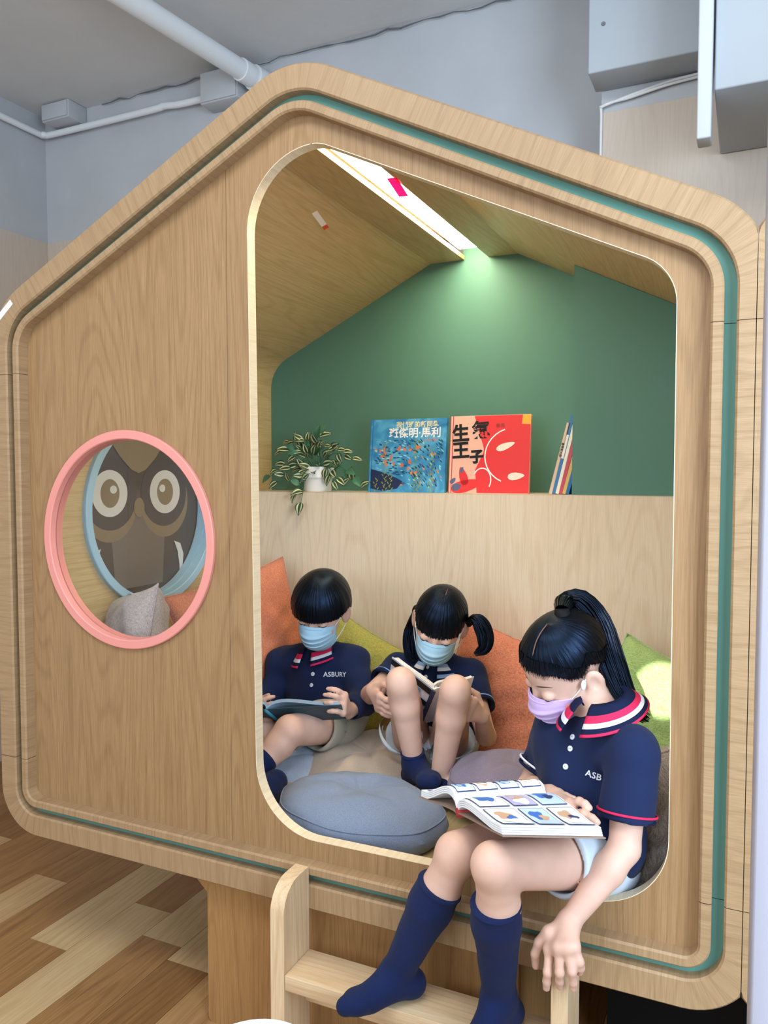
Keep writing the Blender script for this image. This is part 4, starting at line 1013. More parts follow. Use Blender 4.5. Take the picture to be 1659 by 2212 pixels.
def hair_cap(h, parent, c, rad, rim, amp=0.0016, seed=1, jag=0.03, flare=0.0, hold=84, m=None, name='hair', inner=0.90):
    """hair shell from the crown to a rim; rim: {deg from forward: polar angle deg}"""
    r = np.random.RandomState(seed); NTH, NM = 260, 34; A = []; UV = []; F = []
    ks = r.randint(18, 70, 14); ph = r.uniform(0, 6.28, 14); ks2 = r.randint(60, 125, 10); ph2 = r.uniform(0, 6.28, 10)
    for layer in (0, 1):
        for i in range(NTH):
            th = 2 * math.pi * i / NTH; clump = np.mean(np.sin(ks * th + ph)) + 0.7 * np.mean(np.sin(ks2 * th + ph2))
            pm = math.radians(interp_ring(rim, th)) * (1 + jag * np.mean(np.sin(ks2 * th + ph2)) * 1.5)
            for j in range(NM + 1):
                t = j / NM; phi = pm * t; hold_ = math.radians(hold); q = min(phi, hold_)
                zz = math.cos(phi) if phi < math.pi / 2 else -(phi - math.pi / 2)
                rr = math.sin(q) * (1 + flare * max(0, t - 0.55)) - max(0, phi - math.radians(100)) * 0.16
                dr = clump * amp * (0.25 + 1.2 * t) / rad[0] * 2.2
                f = (rr + dr * math.sin(q)) * (1.0 if layer == 0 else inner)
                A.append((c[0] + rad[0] * f * math.sin(th), c[1] + rad[1] * f * math.cos(th), c[2] + rad[2] * zz * (1.0 if layer == 0 else 0.5 + 0.5 * inner)))
                UV.append((i / NTH, t))
    k = NM + 1; L_ = NTH * k
    for layer in (0, 1):
        for i in range(NTH):
            i2 = (i + 1) % NTH
            for j in range(NM):
                q = [layer * L_ + i * k + j, layer * L_ + i2 * k + j, layer * L_ + i2 * k + j + 1, layer * L_ + i * k + j + 1]; F.append(q[::-1] if layer == 0 else q)
    for i in range(NTH): i2 = (i + 1) % NTH; F.append((i * k + NM, L_ + i * k + NM, L_ + i2 * k + NM, i2 * k + NM))
    return fixn(mesh(name, h.W(A), F, m or M_HAIR, parent, smooth=True, uvs=UV))
def tail(name, path, width, parent, n=170, seed=3, flat=0.6, m=None, spread_end=0.5, rs=0.0016, ref=(0, 0, 1)):
    """bundle of strands along a path; width = half width along it"""
    r = np.random.RandomState(seed); P = smooth_path(path, 22); K = len(P); Wd = np.interp(np.linspace(0, 1, K), np.linspace(0, 1, len(width)), width)
    parts_v = []; parts_f = []; UV = []; fr = []; a = None
    for i in range(K):
        t = P[min(i + 1, K - 1)] - P[max(i - 1, 0)]
        if a is None: a, b = frame_of(t, ref)
        else: t = unit(t); a = unit(a - t * (a @ t)); b = np.cross(t, a)
        fr.append((a, b))
    off = 0
    for k in range(n):
        an = r.uniform(0, 6.28); ra = math.sqrt(r.uniform(0.0, 1)); end = int(K * r.uniform(0.82, 1.0)); ph = r.uniform(0, 6.28); jit = r.normal(0, 0.05, 2)
        pts = []
        for i in range(max(end, 6)):
            s = i / (K - 1); q = Wd[i]; u = ra * math.cos(an + 0.25 * math.sin(3 * s + ph)) + jit[0] * s; v = ra * math.sin(an + 0.25 * math.sin(3 * s + ph)) + jit[1] * s
            pts.append(P[i] + fr[i][0] * u * q + fr[i][1] * v * q * flat)
        rad = rs * np.interp(np.linspace(0, 1, len(pts)), [0, 0.2, 0.75, 1], [0.8, 1.3, 1.1, 0.25])
        v_, f_ = tube_geo(pts, rad, 4, caps=False); parts_v += v_; parts_f += [tuple(i + off for i in q) for q in f_]; off += len(v_)
        UV += [((k * 0.013 + 0.002 * (i % 4)) % 1, (i // 4) / K) for i in range(len(v_))]
    return mesh(name, parts_v, parts_f, m or M_HAIR, parent, smooth=True, uvs=UV)
def fingers(F, wrist, knuckles, chains, thumb, r=0.0072, palm_r=0.0105):
    for kx in knuckles: F.cap(wrist, kx, palm_r * 1.35, palm_r * 0.92, 0.010)
    for i in range(len(knuckles) - 1): F.cap(knuckles[i], knuckles[i + 1], palm_r * 0.9, palm_r * 0.9, 0.006)
    for kx, ch in zip(knuckles, chains):
        pts = [kx] + list(ch); rr = np.linspace(r * 1.08, r * 0.82, len(pts)); F.chain(pts, rr, 0.004)
    th = list(thumb); F.chain([wrist] + th, [palm_r * 1.1, palm_r * 1.05] + list(np.linspace(r * 1.15, r * 0.9, len(th) - 1)), 0.008)
def auto_hand(F, W_, d, n_, tside, size=1.0, curl=(0.5, 0.5, 0.5, 0.5), tcurl=0.4, r=0.0068):
    """hand from wrist W_: d towards the knuckles, n_ palm side, tside towards the thumb"""
    d = unit(d); n_ = unit(np.asarray(n_) - d * (np.asarray(n_) @ d)); t = np.cross(d, n_); t = t if t @ np.asarray(tside) > 0 else -t
    W_ = np.asarray(W_, float); kn = []; ch = []
    for i in range(4):
        k_ = W_ + (d * (0.058, 0.061, 0.058, 0.051)[i] + t * (0.0235 - 0.0155 * i)) * size; kn.append(k_); L_ = (0.054, 0.060, 0.056, 0.044)[i] * size; p = k_; a = 0.0; pts = []
        for q in (0.46, 0.31, 0.23):
            a += curl[i]; dirv = d * math.cos(a) + n_ * math.sin(a) + t * (0.10 - 0.07 * i); p = p + unit(dirv) * L_ * q; pts.append(p)
        ch.append(pts)
    b0 = W_ + (d * 0.016 + t * 0.020 + n_ * 0.006) * size; b1 = b0 + unit(d * 0.62 + t * 0.62 + n_ * (0.2 + tcurl * 0.4)) * 0.030 * size; b2 = b1 + unit(d * 0.85 + t * (0.35 - tcurl * 0.5) + n_ * tcurl) * 0.022 * size
    fingers(F, W_, kn, ch, [b0, b1, b2], r * size, 0.0098 * size)
def limb(F, pts, rads, k=0.008): F.chain(pts, rads, k)
def leg(F, hip, knee, ank, s=1.0, r=(0.055, 0.037, 0.0345, 0.0235)):
    hip, knee, ank = map(lambda q: np.asarray(q, float), (hip, knee, ank))
    F.cap(hip, knee, r[0] * s, r[1] * s, 0.012); m = knee + (ank - knee) * 0.30; bk = unit(np.cross(np.cross(ank - knee, hip - knee), ank - knee)); m2 = m + bk * 0.006
    F.cap(knee, m2, r[1] * 0.9 * s, r[2] * s, 0.012); F.cap(m2, ank, r[2] * s, r[3] * s, 0.012)
    kc = knee + unit(unit(knee - hip) + unit(knee - ank)) * 0.012; F.ell(kc, np.array([0.019, 0.019, 0.019]) * s, None, 0.018)
def foot(F, ank, toe, heel, s=1.0, grow=0.0):
    ank, toe, heel = map(lambda q: np.asarray(q, float), (ank, toe, heel))
    F.cap(ank, heel, 0.025 * s + grow, 0.023 * s + grow, 0.012); F.cap(heel, toe, 0.0225 * s + grow, 0.0145 * s + grow, 0.015); F.cap(ank, heel * 0.35 + toe * 0.65, 0.024 * s + grow, 0.021 * s + grow, 0.018)
    sd = unit(np.cross(toe - heel, ank - heel)); b_ = toe + (heel - toe) * 0.16; F.cap(b_ + sd * 0.014, b_ - sd * 0.012, 0.0165 * s + grow, 0.0155 * s + grow, 0.014)
def collar(parent, nb, up, fwd, stripes, r0=0.046, drop=0.030, size=1.0, gap=0.30, name='collar', fdrop=0.010):
    """folded polo collar: ring open at the front, stripes run along the outer edge"""
    up = unit(up); fw = unit(np.asarray(fwd) - up * (np.asarray(fwd) @ up)); lf = np.cross(up, fw); nb = np.asarray(nb, float)
    N = 60; rows = [0, .10] + list(np.linspace(.18, 1.0, 12)); V = []; F = []; mi = []
    for i in range(N + 1):
        th = gap + (2 * math.pi - 2 * gap) * i / N
        front = 0.5 + 0.5 * math.cos(th)
        wd = (0.040 + 0.018 * front ** 3) * size
        for v in rows:
            rb_ = r0 * (0.80 + 0.20 * front)
            if v <= 0.1: rad = rb_ * size * (1 - 0.04 * (1 - v / .1)); hh = 0.020 * size + 0.006 * v / .1 * size
            else:
                s = (v - .1) / .9; rad = rb_ * size + 0.004 * size + wd * s * 0.78; hh = 0.026 * size - s * (drop * (0.85 + 0.55 * front)) * size
            V.append(nb + (fw * math.cos(th) + lf * math.sin(th)) * rad + up * (hh - fdrop * front * size))
    k = len(rows)
    for i in range(N):
        for j in range(k - 1):
            F.append((i * k + j, (i + 1) * k + j, (i + 1) * k + j + 1, i * k + j + 1)); s = rows[j] 
            mi.append(next((c for (a, b, c) in stripes if a <= s < b), 0))
    o = fixn(mesh(name, V, F, C_NAVYC, parent, mats=[C_NAVYC, C_RED, C_WSTR, C_LBLUE], fmat=mi)); o.data.polygons.foreach_set('use_smooth', [True] * len(F))
    md = o.modifiers.new('thickness', 'SOLIDIFY'); md.thickness = 0.0022; md.offset = 1.0
    return o
def snap(bv, px, py):
    d = Vector(unit(ray(px, py))); hit = bv.ray_cast(Vector(CAMP), d)
    return (None, None) if hit[0] is None else (np.array(hit[0]), np.array(hit[1]) * (1 if Vector(hit[1]).dot(d) < 0 else -1))
def button(bv, px, py, parent, r=0.0052):
    p, n_ = snap(bv, px, py)
    if p is None: return
    V, F = tube_geo([p - n_ * 0.001, p + n_ * 0.0016, p + n_ * 0.0022], [r, r, r * 0.8], 16); bt = sharp(mesh('button', V, F, M_BUTTON, parent), 40)
    a, b = frame_of(n_)
    V, F = merge([tube_geo([p + a * s * r * 0.3 + n_ * 0.0021, p + a * s * r * 0.3 + n_ * 0.0025], 0.0007, 6) for s in (-1, 1)]); mesh('thread_holes', V, F, C_NAVYC, bt)
def chest_text(bv, body, px, py, size, parent, slope=0.0, **kw):
    p, n_ = snap(bv, px, py)
    if p is None: return
    u = unit(RT + UPV * slope); u = unit(u - n_ * (u @ n_)); v = np.cross(n_, u); V, F = text_geo(body, size, 0.0003, space=1.05, **kw); W = []
    for q in V:
        s = p + u * q[0] + v * q[1]; h_ = bv.ray_cast(Vector(s + n_ * 0.03), Vector(-n_), 0.08); W.append((np.array(h_[0]) if h_[0] is not None else s) + n_ * 0.0008)
    mesh('chest_lettering', W, F, C_WSTR, parent)
def sleeve_band(parent, c, ax, r, m, t=0.0022, n=40, name='cuff_stripe', flat=1.0, ref=(0, 0, 1)):
    ax = unit(ax); a, b = frame_of(ax, ref); P = [np.asarray(c) + a * r * math.cos(2 * math.pi * i / n) + b * r * flat * math.sin(2 * math.pi * i / n) for i in range(n + 1)]
    V, F = tube_geo(P, t, 6, caps=False); return mesh(name, V, F, m, parent, smooth=True)

# ------------------------------------------------------------------ girl on the sill
def girl_on_sill():
    hipL, hipR = at(1305, 1852, .10), at(1305, 1852, .10) + np.array([-.105, .105, 0])
    kneeL, kneeR = np.array([.466, -.158, .612]), np.array([.369, -.066, .570])
    ankL, ankR = np.array([.452, -.078, .342]), np.array([.256, -.070, .325])
    shL, shR = at(1364, 1624, .045), at(1196, 1610, .21)
    nb = at(1304, 1562, .12); hc = at(1218, 1433, .145)
    elL, wrL = at(1349, 1832, .005), at(1229, 1992, -.072)
    elR, wrR = at(1144, 1704, .185), at(1188, 1720, .066)
    fwd = cv(-.75, -.60, .14); up = cv(-.46, .76, .40); h = Head(hc, fwd, up, 0.97)
    pel = (hipL + hipR) / 2 + np.array([.012, .016, .012]); sx = unit(shL - shR); hx = unit(hipL - hipR)
    e = empty('person', (pel[0], pel[1], ZSEAT + 0.05), 'girl with high ponytail and lilac mask reading on the sill, legs hanging out', 'person', 'children reading in the nook')
    tf = unit(np.cross(sx, nb - pel)); tf = tf if tf @ np.array([-.6, -.8, 0]) > 0 else -tf
    chest = pel * 0.42 + (shL + shR) / 2 * 0.58 + tf * 0.005
    B = Field(0.0030)
    head_field(B, h, nb)
    B.ell(chest, (0.105, 0.066, 0.115), [sx, tf, unit(nb - pel)], 0.03); B.ell(pel, (0.105, 0.075, 0.07), [hx, tf, unit(nb - pel)], 0.03)
    B.cap(shL, shR, 0.034, 0.034, 0.02); B.cap(nb - unit(nb - pel) * .02, chest, 0.036, 0.06, 0.02)
    for gi, (a, b, c) in enumerate(((shL, elL, wrL), (shR, elR, wrR))):
        B.group(1 + gi); limb(B, [a, b], [0.033, 0.026]); m = b + (c - b) * 0.3; limb(B, [b, m], [0.0255, 0.027]); limb(B, [m, c], [0.027, 0.0175])
    B.group(3); leg(B, hipL, kneeL, ankL); B.group(4); leg(B, hipR, kneeR, ankR)
    toeL, heelL = np.array([.425, -.200, .302]), np.array([.462, -.052, .302]); toeR, heelR = np.array([.196, -.158, .300]), np.array([.278, -.052, .302])
    B.group(3); foot(B, ankL, toeL, heelL, 0.93); B.group(4); foot(B, ankR, toeR, heelR, 0.93)
    # left hand over the step's upright
    def f(x, y, Y): return at(x, y, Y)
    B.group(1)
    kn = [f(1187, 2050, -.108), f(1207, 2047, -.116), f(1225, 2047, -.116), f(1240, 2044, -.110)]
    ch = [[f(1183, 2100, -.118), f(1181, 2120, -.113), f(1180, 2134, -.108)], [f(1209, 2101, -.124), f(1209, 2119, -.116), f(1209, 2131, -.108)],
          [f(1236, 2099, -.122), f(1238, 2121, -.115), f(1238, 2135, -.109)], [f(1252, 2078, -.114), f(1254, 2090, -.108), f(1252, 2100, -.102)]]
    fingers(B, wrL, kn, ch, [f(1186, 2014, -.092), f(1165, 2036, -.094), f(1156, 2060, -.094), f(1157, 2086, -.088)], 0.0073, 0.0108)
    # right hand on the book
    B.group(2)
    kn = [f(1232, 1737, -0.003), f(1234, 1757, -0.018), f(1226, 1772, -0.026), f(1213, 1780, -0.028)]
    ch = [[f(1252, 1731, -0.018), f(1264, 1737, -0.026), f(1273, 1745, -0.030)], [f(1262, 1758, -0.040), f(1280, 1768, -0.050), f(1290, 1776, -0.056)],
          [f(1258, 1784, -0.052), f(1278, 1792, -0.062), f(1293, 1797, -0.068)], [f(1242, 1790, -0.044), f(1262, 1797, -0.054), f(1280, 1802, -0.062)]]
    fingers(B, wrR, kn, ch, [f(1205, 1718, 0.052), f(1222, 1722, 0.037), f(1240, 1727, 0.027)], 0.0072, 0.0115)
    B.build('body', M_SKIN, e)
    # nails
    M_NAIL = plain('finger_nail', '#e9c3bb', 0.3, 0.5)
    # socks
    for kn_, an_, to_, he_, top in ((kneeL, ankL, toeL, heelL, .27), (kneeR, ankR, toeR, heelR, .26)):
        S = Field(0.0035); d = an_ - kn_; m = kn_ + d * 0.30
        tp = kn_ + d * top; S.cap(tp - d * 0.05, kn_ + d * 0.42, 0.0412, 0.040, 0.008); S.cap(kn_ + d * 0.42, an_, 0.040, 0.0275, 0.012); foot(S, an_, to_, he_, 0.93, 0.003)
        S.cut(tp, kn_ - an_, 0.0015); S.disp = folds(0.0007, 90, 4)
        so = S.build('sock', M_SOCK, e)
        sleeve_band(so, tp + d * 0.010, d, 0.0402, M_SOCK, 0.0022, name='sock_rib')
    # shirt
    T = Field(0.0034); ups = unit(nb - pel)
    T.ell(chest, (0.118, 0.078, 0.125), [sx, tf, ups], 0.03); T.ell(pel + ups * 0.015, (0.116, 0.086, 0.085), [hx, tf, ups], 0.03)
    T.cap(shL, shR, 0.043, 0.043, 0.03); T.cap(nb - ups * 0.016, chest, 0.046, 0.078, 0.025); T.cap(nb - ups * .016, shL, .036, .041, .015); T.cap(nb - ups * .016, shR, .036, .041, .015); T.gk = 0.012
    hemL = shL + (elL - shL) * 0.70; hemR = shR + (elR - shR) * 0.62
    for gi, (a, b, hm, r0_, rr) in enumerate(((shL, elL, hemL, 0.0425, 0.0475), (shR, elR, hemR, 0.0425, 0.0455))):
        T.group(1 + gi); d = unit(b - a); T.cap(a, hm + d * 0.02, r0_, rr, 0.01); T.cyl(hm, hm + d * 0.10, 0.075); T.cyl(hm - d * 0.022, hm + d * 0.01, rr - 0.0090)
    T.group(0)
    T.cap(nb + ups * 0.030, nb + ups * 0.09, 0.036, 0.045, 0.004, '-'); T.ell(pel - ups * 0.085, (0.2, 0.2, 0.05), [hx, tf, ups], 0.01, '-')
    T.disp = folds(0.0042, 55, 11)
    T.build('polo_shirt', M_NAVY, e); bv = T.bvh()
    for hm, a, b, rr, c1 in ((hemL, shL, elL, 0.0470, C_RED), (hemR, shR, elR, 0.0450, C_WSTR)):
        d = unit(b - a); sleeve_band(e, hm - d * 0.011, d, rr + 0.0022, c1, 0.0022); sleeve_band(e, hm - d * 0.002, d, rr - 0.002, C_NAVYC, 0.0032, name='cuff_edge')
    collar(e, nb + ups * 0.036, unit(ups - sx * 0.30 + tf * 0.10), unit(tf + sx * 0.12), [(.36, .56, 1), (.56, .74, 2), (.86, .99, 1)], 0.043, 0.028, 1.06, 0.26, fdrop=0.010)
    for px, py in ((1237, 1592), (1232, 1617), (1222, 1656)): button(bv, px, py, e)
    chest_text(bv, 'ASB', 1282, 1675, 0.0165, e, -0.16)
    # shorts
    P = Field(0.0036); P.ell(pel - ups * 0.01, (0.112, 0.084, 0.078), [hx, tf, ups], 0.03)
    P.gk = .012
    for gi, (hp, kn_, q, rr) in enumerate(((hipL, kneeL, .45, .060), (hipR, kneeR, .50, .058))):
        P.group(gi + 1); d = kn_ - hp; hm = hp + d * q; du_ = unit(d); P.cap(hp, hm + du_ * .02, .066, rr, 0.02)
        P.cyl(hm, hm + du_ * 0.13, .10); P.cyl(hm - du_ * 0.05, hm + du_ * 0.01, rr - 0.008)
    P.group(0); P.ell(pel + ups * 0.105, (0.2, 0.2, 0.06), [hx, tf, ups], 0.006, '-'); P.disp = folds(0.0030, 70, 5)
    P.build('shorts', M_PALEBLUE, e)
    # hair: scalp shell swept back, ponytail, tie, parting
    hair = hair_cap(h, e, (0, -0.012, 0.026), (0.0745, 0.0905, 0.0795), {0: 66, 25: 70, 50: 78, 68: 96, 80: 104, 95: 92, 115: 112, 150: 126, 180: 128}, 0.0009, 8, 0.045, 0, 100, inner=0.965)
    kn0 = h.w(0, -0.050, 0.095); kd = h.w(0, -0.066, 0.132)
    V, F = tube_geo([kn0 + (kd - kn0) * q for q in (-0.30, 0.0, 0.28)], [0.021, 0.0150, 0.0130], 18); mesh('hair_tie', V, F, M_TIE, hair, smooth=True)
    k1 = kn0 + (kd - kn0) * 0.25
    tail('ponytail', [k1, at(1222, 1300, .175), at(1253, 1297, .185), at(1291, 1345, .185), at(1318, 1420, .175), at(1344, 1490, .155), at(1372, 1534, .135), at(1408, 1562, .115)],
         [0.012, 0.020, 0.028, 0.036, 0.038, 0.035, 0.028, 0.020, 0.012], e, 330, 5, 0.62, rs=0.0017)
    prt = h.W([(0.008, -0.012, 0.1070), (0.013, 0.010, 0.1050), (0.018, 0.030, 0.0985), (0.023, 0.050, 0.0845)])
    V, F = tube_geo(smooth_path(prt, 14), [0.0006] + [0.0016] * 12 + [0.0008], 6, flat=0.4); mesh('hair_parting', V, F, plain('scalp_parting', '#6e564b', 0.7, 0.2), hair, smooth=True)
    wv, wf = [], []; rr_ = random.Random(2); c0, R0 = (0, -0.012, 0.026), (0.0725, 0.0885, 0.0775)
    def sk(th, ph, l=0.0): return (c0[0] + (R0[0] + l) * math.sin(ph) * math.sin(th), c0[1] + (R0[1] + l) * math.sin(ph) * math.cos(th), c0[2] + (R0[2] + l) * math.cos(ph))
    rimk = {0: 66, 25: 70, 50: 78, 68: 96, 80: 104, 95: 92, 115: 112, 150: 126, 180: 128}
    for k in range(520):     # fine hairs along the hairline, combed up and back
        th = rr_.uniform(-1.5, 2.6); r0 = math.radians(interp_ring(rimk, th)); p0 = r0 + math.radians(rr_.uniform(-2, 11)); p1 = r0 - math.radians(18)
        pts = [sk(th + 0.10 * q * (1 if th > 0 else -1), p0 + (p1 - p0) * q, -0.0004 + 0.0042 * q) for q in np.linspace(0, 1, 6)]
        v_, f_ = tube_geo(h.W(pts), np.array([0.0001, 0.00025, 0.0004, 0.0006, 0.0007, 0.0007]), 4, caps=False); o_ = len(wv); wv += v_; wf += [tuple(i + o_ for i in q) for q in f_]
    ws = mesh('baby_hair', wv, wf, M_HAIR, hair, smooth=True); ws['kind'] = 'stuff'
    head_extras(h, e); mk = face_mask(h, M_MASKL, e)
    V, F = tube_geo([h.w(0.072, 0.010, -0.006), h.w(0.0755, 0.009, -0.006)], [0.006, 0.005], 14, flat=1.7); mesh('loop_toggle', V, F, M_LOOP, mk, smooth=True)
    # paper corner sticking out beside the shirt
    return e
girl_on_sill()

# ------------------------------------------------------------------ boy on the left
def boy():
    hc = at(693, 1313, .60); nb = at(690, 1412, .665); shL, shR = at(762, 1432, .67), at(614, 1432, .67)
    hipL, hipR = at(738, 1560, .62), at(668, 1565, .63); pel = (hipL + hipR) / 2 + np.array([0, .035, .015])
    kneeL, kneeR = at(626, 1578, .40), at(572, 1592, .44); ankL, ankR = at(546, 1672, .31), at(520, 1690, .40)
    elL, wrL = at(786, 1512, .60), at(752, 1537, .50); elR, wrR = at(582, 1508, .62), at(560, 1545, .50)
    h = Head(hc, cv(-.28, -.44, .853), cv(-.043, .894, .446), 0.96)
    e = empty('person', (pel[0], pel[1], ZSEAT + 0.06), 'boy with bowl haircut in long-sleeved navy polo reading at the left', 'person', 'children reading in the nook')
    sx = unit(shL - shR); hx = unit(hipL - hipR); ups = unit(nb - pel); tf = unit(np.cross(ups, sx)); tf = tf if tf[1] < 0 else -tf
    chest = pel * 0.42 + (shL + shR) / 2 * 0.58
    B = Field(0.0036); head_field(B, h, nb)
    B.ell(chest, (0.105, 0.068, 0.10), [sx, tf, ups], 0.03); B.ell(pel, (0.10, 0.075, 0.065), [hx, tf, ups], 0.03); B.cap(shL, shR, .032, .032, 0.02); B.cap(nb - ups * .02, chest, .036, .06, 0.02)
    for gi, (a, b, c) in enumerate(((shL, elL, wrL), (shR, elR, wrR))): B.group(1 + gi); limb(B, [a, b], [.034, .028]); limb(B, [b, c], [.028, .019])
    B.group(3); leg(B, hipL, kneeL, ankL, 1.0, (.060, .041, .038, .026)); B.group(4); leg(B, hipR, kneeR, ankR, 1.0, (.060, .041, .038, .026))
    fL = [ankL, ankL + np.array([-.05, -.06, -.04]), ankL + np.array([.02, .03, -.03])]; fR = [at(574, 1712, .25), at(564, 1742, .19), at(594, 1690, .29)]
    B.group(3); foot(B, *fL, 0.95)
    B.group(1); auto_hand(B, wrL, at(742, 1520, .455) - wrL, cv(-.9, -.1, -.3), cv(-.2, .8, -.3), 1.0, (.55, .55, .55, .55), 0.5)
    B.group(2); auto_hand(B, wrR, at(562, 1530, .43) - wrR, cv(.9, .1, -.2), cv(.2, .8, 0), 1.0, (.6, .6, .6, .6), 0.5)
    B.build('body', M_SKIN, e)
    S = Field(0.0038); S.cap(ankL + (kneeL - ankL) * 0.30, ankL, .035, .032, 0.01); foot(S, *fL, 0.95, 0.004); S.build('sock', M_SOCK, e)
    S = Field(0.0038); foot(S, *fR, 1.05, 0.004); S.cap(fR[0], ankR, .034, .033, 0.02); S.build('sock', M_SOCK, e)
    T = Field(0.0038); T.ell(chest, (.120, .082, .112), [sx, tf, ups], 0.03); T.ell(pel + ups * .02, (.112, .090, .075), [hx, tf, ups], 0.03); T.cap(shL, shR, .047, .047, 0.03); T.cap(nb - ups * .012, chest, .048, .08, 0.03); T.cap(nb - ups * .008, shL, .043, .043, .02); T.cap(nb - ups * .008, shR, .043, .043, .02)
    for a, b, c in ((shL, elL, wrL), (shR, elR, wrR)):
        T.cap(a, b, .044, .040, 0.02); c2 = b + (c - b) * 0.84; d = unit(c - b); T.cap(b, c2 + d * .01, .039, .031, 0.015); T.cyl(c2, c2 + d * .06, .05); T.cyl(c2 - d * .02, c2 + d * .01, .0245)
    T.cap(nb + ups * .030, nb + ups * .09, .036, .045, .004, '-'); T.disp = folds(.0040, 58, 21); T.build('polo_shirt', M_NAVY, e); bv = T.bvh()
    collar(e, nb + ups * .012, ups, unit(tf + RT * -0.05), [(.36, .56, 1), (.56, .74, 2), (.86, .99, 1)], .044, .036, 1.02, 0.24)
    for px, py in ((679, 1434), (676, 1456), (673, 1480)): button(bv, px, py, e, .0056)
    chest_text(bv, 'ASBURY', 725, 1457, .0185, e, 0.02)
    P = Field(0.0038); P.ell(pel - ups * .01, (.115, .09, .07), [hx, tf, ups], 0.03)
    P.gk = .012
    for gi, (hp, kn_, q, rr) in enumerate(((hipL, kneeL, .52, .067), (hipR, kneeR, .56, .064))):
        P.group(gi + 1); d = kn_ - hp; hm = hp + d * q; du_ = unit(d); P.cap(hp, hm + du_ * .02, .070, rr, 0.02); P.cyl(hm, hm + du_ * .14, .11); P.cyl(hm - du_ * .07, hm + du_ * .01, rr - .007)
    P.group(0); P.ell(pel + ups * .10, (.2, .2, .06), [hx, tf, ups], .006, '-'); P.disp = folds(.0030, 70, 25); P.build('shorts', M_KHAKI, e)
    hair_cap(h, e, (0, -0.012, 0.020), (0.0865, 0.1030, 0.0925), {0: 99, 30: 99, 55: 101, 75: 98, 90: 96, 110: 112, 140: 134, 180: 140}, 0.0012, 4, 0.018, 0.03, 86)
    head_extras(h, e); face_mask(h, M_MASKB, e)
boy()

